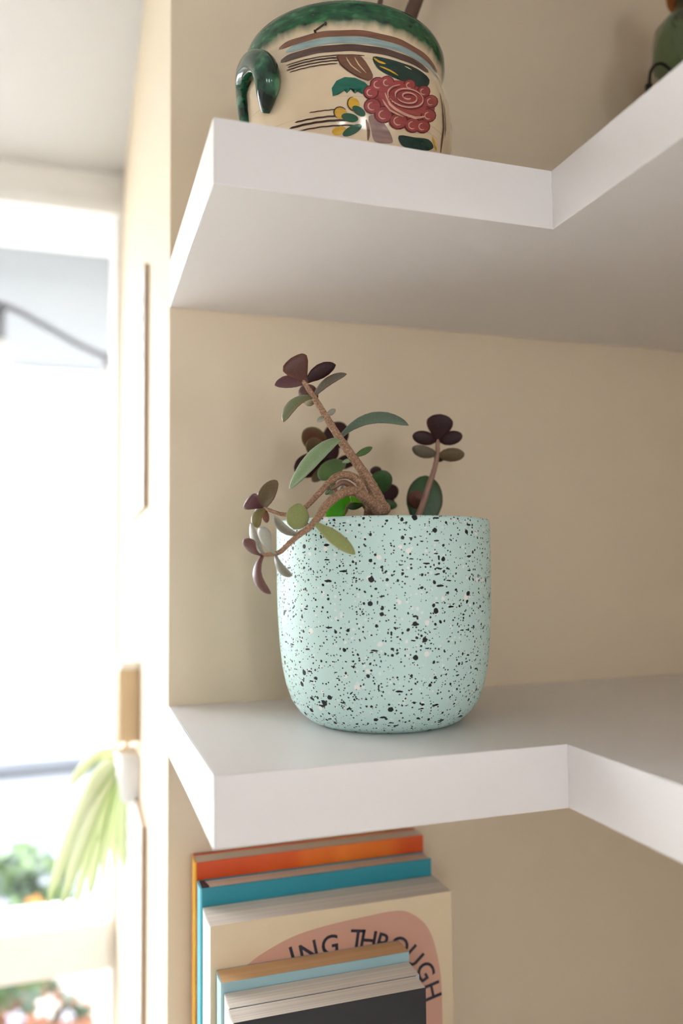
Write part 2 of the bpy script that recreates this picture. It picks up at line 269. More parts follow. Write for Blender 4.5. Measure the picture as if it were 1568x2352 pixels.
DECALS = [
    ('painted_leaf','teal',1,0,[(-1.9928,1.75802),(-2.0003,1.76329),(-1.961,1.76786),(-1.892,1.77008),(-1.8097,1.76971),(-1.7296,1.76725),(-1.6947,1.76488),(-1.7472,1.7593),(-1.779,1.76141),(-1.811,1.75925),(-1.8409,1.76234),(-1.8756,1.75939),(-1.9027,1.7618),(-1.9486,1.75869)]),
    ('painted_petal','pbrown',1,0,[(-1.9607,1.78535),(-1.8504,1.78567),(-1.7484,1.78502),(-1.6583,1.77267),(-1.6944,1.76837),(-1.771,1.77018),(-1.853,1.77395),(-1.9215,1.77911)]),
    ('painted_petal','pline',2,0.00081,[(-1.955,1.78532),(-1.9284,1.77949),(-1.853,1.77371),(-1.771,1.77004),(-1.6944,1.76815)]),
    ('painted_petal','pcream',2,0.00069,[(-1.8789,1.78423),(-1.8381,1.7782),(-1.7565,1.77306)]),
    ('painted_petal','pcream',2,0.00069,[(-1.8084,1.78434),(-1.775,1.77903),(-1.7144,1.77336)]),
    ('painted_leaf','pdark',1,0,[(-1.6488,1.786),(-1.5264,1.78668),(-1.3794,1.78662),(-1.2,1.78719),(-1.0487,1.78418),(-1.1506,1.7739),(-1.2976,1.7731),(-1.4329,1.77302),(-1.554,1.77532),(-1.6249,1.77913)]),
    ('painted_leaf','pyellow',2,0.00161,[(-1.6426,1.78502),(-1.5999,1.78288),(-1.5399,1.78224)]),
    ('painted_leaf','pyellow',2,0.00138,[(-1.5951,1.77954),(-1.5057,1.77799),(-1.429,1.77591)]),
    ('painted_leaf','pcream',2,0.00092,[(-1.35,1.78452),(-1.2788,1.784)]),
    ('painted_petal','pyellow',1,0,[(-1.8804,1.74549),(-1.8936,1.74455),(-1.9123,1.74406),(-1.9337,1.74412),(-1.9543,1.74471),(-1.9711,1.74574),(-1.9813,1.74704),(-1.9835,1.7484),(-1.9775,1.74964),(-1.9643,1.75053),(-1.9458,1.75098),(-1.9249,1.75093),(-1.9046,1.75034),(-1.888,1.74936),(-1.8775,1.7481),(-1.8748,1.74673)]),
    ('painted_petal','pyellow',1,0,[(-1.7764,1.75446),(-1.7703,1.75304),(-1.7716,1.75158),(-1.7803,1.75031),(-1.795,1.74948),(-1.8135,1.74917),(-1.8328,1.74944),(-1.8499,1.75026),(-1.8622,1.75151),(-1.8679,1.75296),(-1.8661,1.75442),(-1.8573,1.75563),(-1.8428,1.75646),(-1.8248,1.75674),(-1.8059,1.75647),(-1.7889,1.75568)]),
    ('painted_petal','pgreen',2,0,[(-1.7797,1.74398),(-1.7882,1.74307),(-1.8065,1.74246),(-1.832,1.74221),(-1.8607,1.74241),(-1.888,1.74302),(-1.9098,1.74391),(-1.9229,1.74499),(-1.9252,1.74603),(-1.9165,1.74689),(-1.8983,1.74742),(-1.8733,1.74761),(-1.8451,1.74739),(-1.818,1.74683),(-1.7961,1.746),(-1.7826,1.745)]),
    ('painted_petal','pgreen',2,0,[(-1.7216,1.74662),(-1.7331,1.74604),(-1.7513,1.74588),(-1.7733,1.74621),(-1.7956,1.74698),(-1.8147,1.74808),(-1.8279,1.74931),(-1.8332,1.75049),(-1.8298,1.75141),(-1.8185,1.75196),(-1.8008,1.75207),(-1.7794,1.75171),(-1.7573,1.75098),(-1.7379,1.74993),(-1.7243,1.74873),(-1.7185,1.74758)]),
    ('painted_petal','pyellow',1,0,[(-1.8843,1.73859),(-1.8854,1.73766),(-1.8959,1.73675),(-1.9145,1.736),(-1.9384,1.73548),(-1.9638,1.73534),(-1.9866,1.73557),(-2.0033,1.73614),(-2.0111,1.73692),(-2.0092,1.73782),(-1.9979,1.73871),(-1.9791,1.73942),(-1.9557,1.73989),(-1.9312,1.74005),(-1.9091,1.73984),(-1.8927,1.73934)]),
    ('painted_petal','pgreen',2,0,[(-1.7503,1.74063),(-1.7491,1.73962),(-1.7603,1.73838),(-1.7826,1.73704),(-1.813,1.73581),(-1.8467,1.73492),(-1.8784,1.73451),(-1.9029,1.7346),(-1.9163,1.7352),(-1.9165,1.73615),(-1.9038,1.73733),(-1.8805,1.73859),(-1.8503,1.73974),(-1.8176,1.7407),(-1.7872,1.74123),(-1.7636,1.74123)]),
    ('painted_petal','pline',3,0.00069,[(-1.9558,1.74455),(-1.9734,1.74562),(-1.9841,1.74701),(-1.9864,1.74846),(-1.9799,1.74975),(-1.9659,1.7507),(-1.9465,1.75116),(-1.9245,1.75111),(-1.9032,1.75052),(-1.8857,1.74949)]),
    ('painted_petal','pline',3,0.00069,[(-1.7938,1.74931),(-1.8133,1.74896),(-1.8338,1.74924),(-1.8518,1.75013),(-1.8648,1.75142),(-1.8707,1.75295),(-1.8687,1.7545),(-1.8593,1.75577),(-1.844,1.75662),(-1.8249,1.75695)]),
    ('painted_petal','pgrey',1,0,[(-1.6904,1.74628),(-1.6094,1.74693),(-1.5278,1.74187),(-1.4418,1.73468),(-1.5046,1.73288),(-1.6206,1.7329),(-1.6626,1.73876)]),
    ('painted_petal','pbrown',2,0.00184,[(-1.7114,1.74416),(-1.6838,1.73776),(-1.6845,1.73293)]),
    ('painted_leaf','pdark',1,0,[(-1.3952,1.73845),(-1.2253,1.74038),(-1.0504,1.74338),(-0.9579,1.74091),(-1.0591,1.73608),(-1.2487,1.73375),(-1.3484,1.73397)]),
    ('painted_leaf','pyellow',2,0.00184,[(-1.0025,1.74665),(-0.9431,1.74298),(-0.8985,1.74047)]),
    ('painted_leaf','pbrown',1,0.00253,[(-0.8825,1.78068),(-0.851,1.76504),(-0.8326,1.75082),(-0.8147,1.74194)]),
    ('painted_leaf','pgreen',2,0.00115,[(-0.8447,1.77726),(-0.8044,1.76444),(-0.7953,1.75321)]),
    ('painted_rose','rose',1,0,[(-1.0154,1.76153),(-1.0497,1.75744),(-1.0923,1.75389),(-1.1486,1.75069),(-1.2157,1.74801),(-1.2885,1.74607),(-1.3626,1.745),(-1.4343,1.74484),(-1.5007,1.74551),(-1.559,1.74694),(-1.6067,1.74902),(-1.6424,1.75156),(-1.6652,1.75435),(-1.674,1.75732),(-1.6676,1.76054),(-1.6479,1.76358),(-1.6156,1.7663),(-1.5721,1.76863),(-1.5183,1.77055),(-1.4566,1.77199),(-1.3871,1.7731),(-1.3142,1.77369),(-1.24,1.7738),(-1.1693,1.77333),(-1.1066,1.77221),(-1.0536,1.7706),(-1.0178,1.76829),(-1.0042,1.76523)]),
    ('painted_rose','roseline',2,0,[(-1.5442,1.76763),(-1.5517,1.76536),(-1.5722,1.76334),(-1.6012,1.76202),(-1.6329,1.76167),(-1.6612,1.76233),(-1.6805,1.76387),(-1.6872,1.76597),(-1.6801,1.76817),(-1.6605,1.77007),(-1.632,1.77134),(-1.6003,1.7717),(-1.5713,1.77114),(-1.5513,1.76968)]),
    ('painted_rose','rose',3,0,[(-1.5559,1.76746),(-1.5622,1.76554),(-1.5794,1.76383),(-1.6036,1.76274),(-1.6305,1.76241),(-1.6542,1.76298),(-1.6703,1.7643),(-1.6759,1.76608),(-1.67,1.76793),(-1.6535,1.76955),(-1.6296,1.77062),(-1.603,1.77093),(-1.5786,1.77045),(-1.5618,1.76922)]),
    ('painted_rose','roselight',4,0.00081,[(-1.6037,1.76464),(-1.6198,1.76415),(-1.6358,1.76428),(-1.6474,1.76498),(-1.6515,1.76608),(-1.6472,1.76724),(-1.6353,1.76821),(-1.6195,1.76867)]),
    ('painted_rose','roseline',2,0,[(-1.4675,1.77013),(-1.4745,1.76804),(-1.4941,1.76611),(-1.5214,1.76481),(-1.5516,1.76433),(-1.578,1.76485),(-1.5961,1.76619),(-1.6024,1.76807),(-1.5957,1.77012),(-1.5773,1.77193),(-1.5497,1.7733),(-1.5189,1.77385),(-1.4921,1.77337),(-1.4742,1.77199)]),
    ('painted_rose','rose',3,0,[(-1.4787,1.76993),(-1.4845,1.76816),(-1.5007,1.76655),(-1.5238,1.76543),(-1.5491,1.76504),(-1.5713,1.76548),(-1.5866,1.76662),(-1.5919,1.76821),(-1.5863,1.76994),(-1.5709,1.77146),(-1.548,1.77258),(-1.5222,1.77305),(-1.4997,1.77264),(-1.4843,1.7715)]),
    ('painted_rose','roselight',4,0.00081,[(-1.5242,1.76715),(-1.5393,1.76665),(-1.5544,1.7667),(-1.5654,1.76729),(-1.5693,1.76827),(-1.5652,1.76936),(-1.5542,1.77027),(-1.5389,1.77079)]),
    ('painted_rose','roseline',2,0,[(-1.6102,1.76147),(-1.6172,1.75933),(-1.6362,1.75749),(-1.6631,1.75636),(-1.6926,1.75616),(-1.7196,1.75678),(-1.7377,1.7583),(-1.744,1.76029),(-1.7373,1.76237),(-1.7189,1.76413),(-1.6921,1.76526),(-1.6626,1.7655),(-1.6355,1.76488),(-1.6168,1.76344)]),
    ('painted_rose','rose',3,0,[(-1.6212,1.76133),(-1.6271,1.75953),(-1.6429,1.75798),(-1.6657,1.75699),(-1.6906,1.75678),(-1.7129,1.75737),(-1.7282,1.75865),(-1.7334,1.76037),(-1.7279,1.76212),(-1.7122,1.76363),(-1.6899,1.76457),(-1.6649,1.76479),(-1.6423,1.76425),(-1.6268,1.763)]),
    ('painted_rose','roselight',4,0.00081,[(-1.6659,1.75879),(-1.6809,1.75837),(-1.6958,1.75855),(-1.7067,1.75924),(-1.7106,1.76029),(-1.7065,1.76139),(-1.6955,1.76227),(-1.6805,1.76268)]),
    ('painted_rose','roseline',2,0,[(-1.584,1.75325),(-1.5902,1.75105),(-1.6108,1.74915),(-1.6419,1.74793),(-1.6768,1.74765),(-1.7085,1.74839),(-1.7307,1.74992),(-1.739,1.75198),(-1.7322,1.75411),(-1.7118,1.75592),(-1.6818,1.75708),(-1.6478,1.75737),(-1.6165,1.75671),(-1.5935,1.75526)]),
    ('painted_rose','rose',3,0,[(-1.5968,1.75309),(-1.6017,1.75127),(-1.6192,1.74964),(-1.6453,1.7486),(-1.6745,1.74838),(-1.701,1.74901),(-1.7197,1.75032),(-1.7267,1.75206),(-1.7211,1.75387),(-1.704,1.75541),(-1.6789,1.75636),(-1.6503,1.7566),(-1.6238,1.75606),(-1.6047,1.75481)]),
    ('painted_rose','roselight',4,0.00081,[(-1.6464,1.75049),(-1.6637,1.75007),(-1.6813,1.75024),(-1.6945,1.75096),(-1.6997,1.75202),(-1.6956,1.75316),(-1.6833,1.75406),(-1.6663,1.75448)]),
    ('painted_rose','roseline',2,0,[(-1.4721,1.74962),(-1.4782,1.74722),(-1.5013,1.74504),(-1.5367,1.74355),(-1.5766,1.74309),(-1.6127,1.74376),(-1.6381,1.74539),(-1.6483,1.74757),(-1.6412,1.74993),(-1.6188,1.75198),(-1.5854,1.75334),(-1.547,1.75379),(-1.5107,1.75325),(-1.484,1.75176)]),
    ('painted_rose','rose',3,0,[(-1.4866,1.74941),(-1.4917,1.74739),(-1.5112,1.74554),(-1.5406,1.7443),(-1.5741,1.74391),(-1.6045,1.74446),(-1.6259,1.74584),(-1.6345,1.7477),(-1.6288,1.74968),(-1.6099,1.75143),(-1.5817,1.7526),(-1.5494,1.75297),(-1.519,1.75249),(-1.4965,1.75123)]),
    ('painted_rose','roselight',4,0.00081,[(-1.5425,1.74637),(-1.5622,1.74581),(-1.5822,1.74593),(-1.5974,1.74665),(-1.6037,1.74779),(-1.5994,1.74904),(-1.5859,1.75007),(-1.5667,1.7506)]),
    ('painted_rose','roseline',2,0,[(-1.3194,1.74856),(-1.3252,1.74607),(-1.3497,1.74372),(-1.3879,1.74198),(-1.431,1.74129),(-1.4702,1.74176),(-1.4985,1.74321),(-1.5101,1.74539),(-1.5037,1.74779),(-1.4808,1.74997),(-1.4457,1.75152),(-1.404,1.75225),(-1.3644,1.75191),(-1.3339,1.75062)]),
    ('painted_rose','rose',3,0,[(-1.3355,1.74824),(-1.3404,1.74614),(-1.361,1.74414),(-1.3926,1.74271),(-1.4288,1.74212),(-1.4617,1.74252),(-1.4856,1.74375),(-1.4957,1.74557),(-1.4903,1.74762),(-1.471,1.74947),(-1.4413,1.75081),(-1.4064,1.75139),(-1.3728,1.75112),(-1.3474,1.75)]),
    ('painted_rose','roselight',4,0.00081,[(-1.3955,1.7448),(-1.4167,1.74411),(-1.4385,1.7441),(-1.4552,1.74475),(-1.4626,1.74585),(-1.4586,1.74713),(-1.4445,1.74825),(-1.4238,1.74892)]),
    ('painted_rose','roseline',2,0,[(-1.1703,1.74931),(-1.175,1.74706),(-1.1987,1.74478),(-1.2363,1.74298),(-1.2789,1.74208),(-1.3178,1.74225),(-1.3457,1.74341),(-1.3581,1.74527),(-1.3531,1.74743),(-1.3315,1.74953),(-1.2979,1.75113),(-1.2568,1.75204),(-1.2171,1.752),(-1.1858,1.75106)]),
    ('painted_rose','rose',3,0,[(-1.1865,1.74891),(-1.1904,1.74701),(-1.2099,1.74511),(-1.241,1.74362),(-1.277,1.74284),(-1.3096,1.74299),(-1.3334,1.74396),(-1.344,1.74553),(-1.34,1.74736),(-1.3219,1.74913),(-1.293,1.75053),(-1.2587,1.75128),(-1.2253,1.75123),(-1.199,1.75042)]),
    ('painted_rose','roselight',4,0.00081,[(-1.2454,1.74542),(-1.2663,1.74466),(-1.288,1.74451),(-1.3048,1.74498),(-1.3122,1.74594),(-1.3088,1.74711),(-1.2956,1.74818),(-1.2753,1.74892)]),
    ('painted_rose','roseline',2,0,[(-1.0554,1.75158),(-1.0595,1.74947),(-1.0832,1.74723),(-1.1213,1.74535),(-1.1643,1.74428),(-1.2039,1.74422),(-1.2324,1.74513),(-1.2453,1.74679),(-1.2411,1.74881),(-1.2202,1.75084),(-1.1868,1.7525),(-1.1458,1.75354),(-1.1047,1.75377),(-1.072,1.7531)]),
    ('painted_rose','rose',3,0,[(-1.0722,1.7511),(-1.0758,1.74931),(-1.095,1.74746),(-1.1265,1.7459),(-1.1628,1.74499),(-1.1961,1.74493),(-1.2202,1.74571),(-1.2313,1.7471),(-1.2279,1.74881),(-1.2102,1.75055),(-1.1819,1.75196),(-1.1473,1.75284),(-1.1127,1.75302),(-1.0858,1.75241)]),
    ('painted_rose','roselight',4,0.00081,[(-1.132,1.7475),(-1.1531,1.74668),(-1.175,1.74643),(-1.192,1.74677),(-1.1998,1.74762),(-1.1971,1.7487),(-1.1837,1.74978),(-1.1637,1.75054)]),
    ('painted_rose','roseline',2,0,[(-0.9838,1.76094),(-0.996,1.75838),(-1.0257,1.75576),(-1.0654,1.75371),(-1.1098,1.75249),(-1.1506,1.75229),(-1.1805,1.75309),(-1.1939,1.75471),(-1.1901,1.75673),(-1.1634,1.75917),(-1.1231,1.7613),(-1.0758,1.76276),(-1.0298,1.76329),(-0.9962,1.76269)]),
    ('painted_rose','rose',3,0,[(-1.0035,1.76029),(-1.0141,1.75811),(-1.0384,1.75593),(-1.071,1.75424),(-1.1084,1.7532),(-1.143,1.75302),(-1.1682,1.75369),(-1.1797,1.75506),(-1.1762,1.7568),(-1.154,1.75885),(-1.1196,1.76068),(-1.0796,1.76191),(-1.0418,1.76231),(-1.0139,1.76176)]),
    ('painted_rose','roselight',4,0.00081,[(-1.0767,1.75584),(-1.0982,1.75496),(-1.1211,1.7546),(-1.1388,1.75489),(-1.1471,1.7557),(-1.1446,1.75679),(-1.1278,1.7581),(-1.1044,1.7591)]),
    ('painted_rose','roseline',2,0,[(-0.9499,1.77179),(-0.963,1.76925),(-0.9969,1.76642),(-1.0432,1.76396),(-1.0907,1.76244),(-1.1305,1.76213),(-1.1571,1.76296),(-1.1664,1.76471),(-1.157,1.76701),(-1.1305,1.76943),(-1.0902,1.77162),(-1.0387,1.77341),(-0.9898,1.77423),(-0.9566,1.77372)]),
    ('painted_rose','rose',3,0,[(-0.9704,1.77106),(-0.9808,1.76894),(-1.0088,1.76658),(-1.0472,1.76453),(-1.0869,1.76325),(-1.1208,1.76298),(-1.1433,1.76368),(-1.1513,1.76515),(-1.1435,1.7671),(-1.1208,1.76917),(-1.0867,1.77102),(-1.0455,1.77241),(-1.0053,1.77305),(-0.979,1.77254)]),
    ('painted_rose','roselight',4,0.00081,[(-1.0479,1.76631),(-1.0718,1.76525),(-1.0955,1.76478),(-1.1117,1.76507),(-1.1179,1.76594),(-1.1118,1.7672),(-1.0953,1.7685),(-1.0719,1.76953)]),
    ('painted_rose','roseline',2,0,[(-1.0638,1.77498),(-1.0799,1.77245),(-1.1068,1.77008),(-1.1419,1.76819),(-1.1796,1.76706),(-1.2115,1.76698),(-1.2333,1.76782),(-1.241,1.76941),(-1.233,1.77145),(-1.208,1.77373),(-1.1712,1.77576),(-1.1299,1.77712),(-1.0927,1.77752),(-1.0682,1.7768)]),
    ('painted_rose','rose',3,0,[(-1.0803,1.77441),(-1.0938,1.77226),(-1.1155,1.77032),(-1.1451,1.76871),(-1.1765,1.76778),(-1.2038,1.76768),(-1.2221,1.7684),(-1.2286,1.76975),(-1.222,1.77147),(-1.2007,1.77342),(-1.1694,1.77515),(-1.135,1.77628),(-1.104,1.77659),(-1.0844,1.77593)]),
    ('painted_rose','roselight',4,0.00081,[(-1.1458,1.77028),(-1.1652,1.76944),(-1.1837,1.76915),(-1.1971,1.76946),(-1.2015,1.7703),(-1.197,1.77137),(-1.1824,1.77254),(-1.1617,1.77348)]),
    ('painted_rose','roseline',2,0,[(-1.2496,1.77347),(-1.2596,1.77138),(-1.279,1.76951),(-1.3065,1.76807),(-1.3361,1.76736),(-1.3624,1.76749),(-1.3799,1.76847),(-1.386,1.77003),(-1.3798,1.77184),(-1.3595,1.7738),(-1.3307,1.77538),(-1.2993,1.77622),(-1.2714,1.77618),(-1.2538,1.7752)]),
    ('painted_rose','rose',3,0,[(-1.2616,1.77313),(-1.2697,1.77138),(-1.286,1.76979),(-1.3091,1.76857),(-1.334,1.76798),(-1.3558,1.76812),(-1.3708,1.76892),(-1.3762,1.77023),(-1.3706,1.77179),(-1.3534,1.77346),(-1.3292,1.77478),(-1.303,1.77548),(-1.2798,1.77543),(-1.265,1.77459)]),
    ('painted_rose','roselight',4,0.00081,[(-1.3098,1.77002),(-1.3249,1.76942),(-1.3397,1.76931),(-1.3503,1.76972),(-1.3545,1.7705),(-1.3505,1.77148),(-1.3387,1.77246),(-1.323,1.77312)]),
    ('painted_rose','rose',4,0,[(-1.1362,1.76047),(-1.1619,1.75761),(-1.1977,1.75513),(-1.2436,1.75308),(-1.2972,1.75155),(-1.355,1.75064),(-1.4133,1.75041),(-1.4684,1.75088),(-1.5178,1.75196),(-1.5586,1.75359),(-1.5897,1.75555),(-1.6085,1.75787),(-1.6142,1.76043),(-1.6079,1.76292),(-1.5897,1.7652),(-1.5607,1.76716),(-1.5217,1.76876),(-1.4745,1.76996),(-1.4215,1.7707),(-1.3645,1.77101),(-1.3064,1.77089),(-1.2509,1.7703),(-1.2012,1.76925),(-1.1616,1.76772),(-1.1357,1.76571),(-1.1268,1.76325)]),
    ('painted_rose','roselight',5,0.00092,[(-1.3115,1.76292),(-1.3181,1.76237),(-1.3309,1.76183),(-1.3481,1.76148),(-1.3668,1.76141),(-1.3825,1.76174),(-1.3923,1.7624),(-1.3927,1.76334),(-1.3826,1.76436),(-1.3622,1.7653),(-1.3334,1.76602),(-1.3013,1.76631),(-1.2718,1.76606),(-1.2511,1.76524),(-1.2454,1.76389),(-1.2579,1.76219),(-1.2873,1.76047),(-1.3286,1.75914),(-1.3742,1.75854),(-1.4167,1.75877),(-1.4483,1.75988),(-1.4636,1.76161),(-1.4594,1.76364),(-1.4342,1.76569),(-1.3909,1.76742),(-1.3348,1.76859),(-1.2732,1.76906),(-1.2182,1.7686),(-1.1819,1.76713),(-1.1747,1.7647),(-1.201,1.76164),(-1.2553,1.75865),(-1.3251,1.75654),(-1.3978,1.7558),(-1.4639,1.75638),(-1.5113,1.75825),(-1.5318,1.76107),(-1.523,1.76418),(-1.4843,1.76713),(-1.4195,1.76953)]),
    ('painted_rose','roseline',5,0.00069,[(-1.3826,1.76149),(-1.3829,1.76243),(-1.3725,1.76347),(-1.3517,1.76444),(-1.3233,1.76513),(-1.2907,1.76545),(-1.2608,1.76522),(-1.2397,1.76443),(-1.234,1.76308),(-1.2468,1.76135),(-1.2763,1.75963),(-1.318,1.75828),(-1.364,1.75765),(-1.407,1.75786),(-1.4389,1.75894),(-1.4543,1.76067),(-1.4498,1.76273),(-1.4249,1.76476),(-1.3812,1.76651),(-1.3242,1.76773),(-1.2622,1.76823),(-1.2067,1.76779),(-1.1694,1.76637),(-1.1627,1.76391),(-1.189,1.76085),(-1.2442,1.75781),(-1.313,1.75578),(-1.3867,1.755),(-1.4533,1.75556),(-1.502,1.75731),(-1.5228,1.76011),(-1.514,1.76322),(-1.475,1.7662),(-1.4099,1.76863)]),
    ('painted_rose','roselight',5,0.00161,[(-1.5578,1.7618),(-1.5109,1.75503),(-1.3949,1.75188),(-1.252,1.75174),(-1.1406,1.75551)]),
    ('painted_rose','roselight',5,0.00115,[(-1.5804,1.75712),(-1.5072,1.75159),(-1.3745,1.74972)]),
    ('scratch_mark','pline',2,0.00115,[(-2.1718,1.80737),(-2.1182,1.80883),(-2.0564,1.81085)]),
    ('scratch_mark','pline',2,0.00253,[(-2.0726,1.81005),(-2.0485,1.81096)]),
    ('scratch_mark','pline',2,0.00184,[(-2.1738,1.80814),(-2.1541,1.80624)]),
]
HANDLE = [
    (-2.9506,1.75825,0.0),
    (-2.9901,1.77401,0.001),
    (-3.141,1.79499,0.003),
    (-3.0192,1.80212,0.006),
    (-2.7576,1.79695,0.008),
    (-2.5887,1.78703,0.008),
    (-2.5319,1.77526,0.007),
    (-2.5616,1.76576,0.005),
    (-2.6147,1.75774,0.002),
]
BLOB = [
    (0.0448,-0.0752,1.1388),
    (0.0449,-0.0752,1.1728),
    (0.0491,-0.0752,1.1794),
    (0.0617,-0.0752,1.1861),
    (0.0804,-0.0752,1.1928),
    (0.0949,-0.0752,1.1957),
    (0.1097,-0.0752,1.1975),
    (0.1247,-0.0752,1.1987),
    (0.14,-0.0752,1.1995),
    (0.1524,-0.0752,1.2003),
    (0.1634,-0.0752,1.1999),
    (0.1712,-0.0752,1.1977),
    (0.1791,-0.0752,1.1926),
    (0.1854,-0.0752,1.1862),
    (0.1904,-0.0752,1.1766),
    (0.1938,-0.0752,1.1646),
    (0.1963,-0.0752,1.1514),
    (0.1974,-0.0752,1.1369),
    (0.1975,-0.0752,1.1117),
]
LETTERS = [
    ('I',(0.081,-0.0752,1.1789),16),
    ('N',(0.093,-0.0752,1.18),12),
    ('G',(0.109,-0.0752,1.1824),2),
    ('T',(0.1299,-0.0752,1.1834),-9),
    ('H',(0.1385,-0.0752,1.1812),-12),
    ('R',(0.1497,-0.0752,1.1777),-20),
    ('O',(0.1629,-0.0752,1.1733),-35),
    ('U',(0.1741,-0.0752,1.1645),-50),
    ('G',(0.1835,-0.0752,1.1523),-64),
    ('H',(0.1887,-0.0752,1.1372),-78),
]
STRAPS = [
    ((-0.0106,0.3588,1.231),(-0.0444,0.3481,1.2397),(-0.0764,0.3395,1.2083),0.0133),
    ((-0.0141,0.36,1.2295),(-0.026,0.3528,1.2372),(-0.0281,0.3447,1.2115),0.0083),
    ((-0.0141,0.3601,1.2279),(-0.0444,0.3392,1.2143),(-0.0692,0.3304,1.1532),0.0101),
    ((-0.0116,0.3593,1.2269),(-0.0494,0.3305,1.212),(-0.0978,0.3231,1.0863),0.02),
    ((-0.0116,0.3594,1.2258),(-0.0447,0.3193,1.1998),(-0.0829,0.3077,1.087),0.0168),
    ((-0.0096,0.3588,1.2258),(-0.0386,0.3495,1.1912),(-0.0701,0.3477,1.0566),0.0112),
    ((-0.0096,0.3589,1.2242),(-0.036,0.3701,1.1855),(-0.0523,0.3726,1.0701),0.0188),
    ((-0.007,0.3688,1.2213),(-0.0301,0.3903,1.1692),(-0.0349,0.4091,1.0698),0.0128),
    ((-0.006,0.3684,1.2213),(-0.0236,0.399,1.1662),(-0.0224,0.4144,1.0874),0.0118),
    ((-0.006,0.3684,1.2213),(-0.0155,0.3749,1.172),(-0.0123,0.3683,1.0968),0.0116),
    ((-0.008,0.3689,1.2244),(-0.0353,0.3998,1.2092),(-0.055,0.431,1.1551),0.0118),
    ((-0.0116,0.3593,1.2269),(-0.0323,0.3357,1.2091),(-0.0442,0.3226,1.148),0.0131),
]

# glass, printed and glazed materials
def glass_pane():
    q = NM('window_glass', 0.02)
    tr = q.n('ShaderNodeBsdfTransparent'); gl = q.n('ShaderNodeBsdfGlossy'); gl.inputs['Roughness'].default_value = 0.02
    mx = q.n('ShaderNodeMixShader'); mx.inputs[0].default_value = 0.05
    q.l(tr.outputs[0], mx.inputs[1]); q.l(gl.outputs[0], mx.inputs[2]); q.l(mx.outputs[0], q.out.inputs[0]); return q.m
M['pane'] = glass_pane()
def green_glass():
    q = NM('green_bottle_glass', 0.08)
    q.color(lin((205, 224, 186))); q.b.inputs['Transmission Weight'].default_value = 0.92; q.b.inputs['IOR'].default_value = 1.35
    return q.m
M['gglass'] = green_glass()
M['cork'] = plain('amber_cork', (190, 116, 50), 0.7, 0.3, 90, 0.3)

def speckle():
    q = NM('speckled_mint_glaze', 0.5, 0.35)
    co = q.coord()
    nv = q.n('ShaderNodeTexNoise'); q.l(co, nv.inputs['Vector']); nv.inputs['Scale'].default_value = 420; nv.inputs['Detail'].default_value = 1
    off = q.n('ShaderNodeVectorMath', operation='MULTIPLY_ADD'); q.l(nv.outputs['Color'], off.inputs[0])
    off.inputs[1].default_value = (0.0012,)*3; q.l(co, off.inputs[2])
    base = lin((198, 226, 220))
    def layer(sc, thr, pw, keep, stretch=(1, 1, 1), sh=0.0):
        mp = q.n('ShaderNodeMapping'); q.l(off.outputs[0], mp.inputs[0]); mp.inputs['Scale'].default_value = stretch; mp.inputs['Location'].default_value = (sh, sh*1.7, sh*.6)
        vo = q.n('ShaderNodeTexVoronoi'); q.l(mp.outputs[0], vo.inputs['Vector']); vo.inputs['Scale'].default_value = sc
        sp = q.n('ShaderNodeSeparateColor'); q.l(vo.outputs['Color'], sp.inputs[0])
        rad = q.math('MULTIPLY', q.math('POWER', sp.outputs[0], pw), thr)
        on = q.math('LESS_THAN', vo.outputs['Distance'], rad)
        return q.math('MULTIPLY', on, q.math('LESS_THAN', sp.outputs[1], keep))
    c = q.mix(layer(430, .38, 1.0, .6, sh=.3), base, lin((206, 226, 220)))
    c = q.mix(layer(170, .36, 1.7, .5, sh=.9), c, lin((236, 236, 230)))
    c = q.mix(layer(320, .36, 1.1, .6, sh=1.7), c, lin((226, 234, 230)))
    blk = lin((26, 29, 32))
    c = q.mix(layer(600, .42, .8, .48, sh=.5), c, blk)
    c = q.mix(layer(320, .36, 1.0, .50, sh=2.1), c, blk)
    c = q.mix(layer(150, .30, 1.8, .45, sh=3.3), c, blk)
    c = q.mix(layer(95, .20, 1.8, .34, sh=4.4), c, blk)
    c = q.mix(layer(120, .34, 1.2, .24, stretch=(1, 1, 3.5), sh=5.2), c, blk)
    q.color(c); q.bump(q.noise(co, 300), 0.04)
    return q.m
M['speckle'] = speckle()

def leafmat(name, c, c2, edge=(120, 60, 50), ew=0.5, rough=0.4, trans=0.12, tcol=None, spec=0.5, sheen=0.1):
    q = NM(name, rough, spec); co = q.coord()
    q.b.inputs['Sheen Weight'].default_value = sheen; q.b.inputs['Sheen Roughness'].default_value = 0.4
    a = q.n('ShaderNodeAttribute', attribute_name='edge')
    col = q.mix(q.noise(co, 90, 4), lin(c), lin(c2))
    dots = q.math('GREATER_THAN', q.noise(co, 1400, 1), 0.63)
    col = q.mix(q.math('MULTIPLY', dots, 0.3), col, lin(tuple(min(255, x+46) for x in c)))
    col = q.mix(q.math('MULTIPLY', a.outputs['Fac'], ew), col, lin(edge))
    q.color(col); q.bump(q.noise(co, 700), 0.12, 0.0006)
    tl = q.n('ShaderNodeBsdfTranslucent'); tl.inputs[0].default_value = lin(tcol or c)
    mx = q.n('ShaderNodeMixShader'); mx.inputs[0].default_value = trans
    q.l(q.b.outputs[0], mx.inputs[1]); q.l(tl.outputs[0], mx.inputs[2]); q.l(mx.outputs[0], q.out.inputs[0])
    return q.m
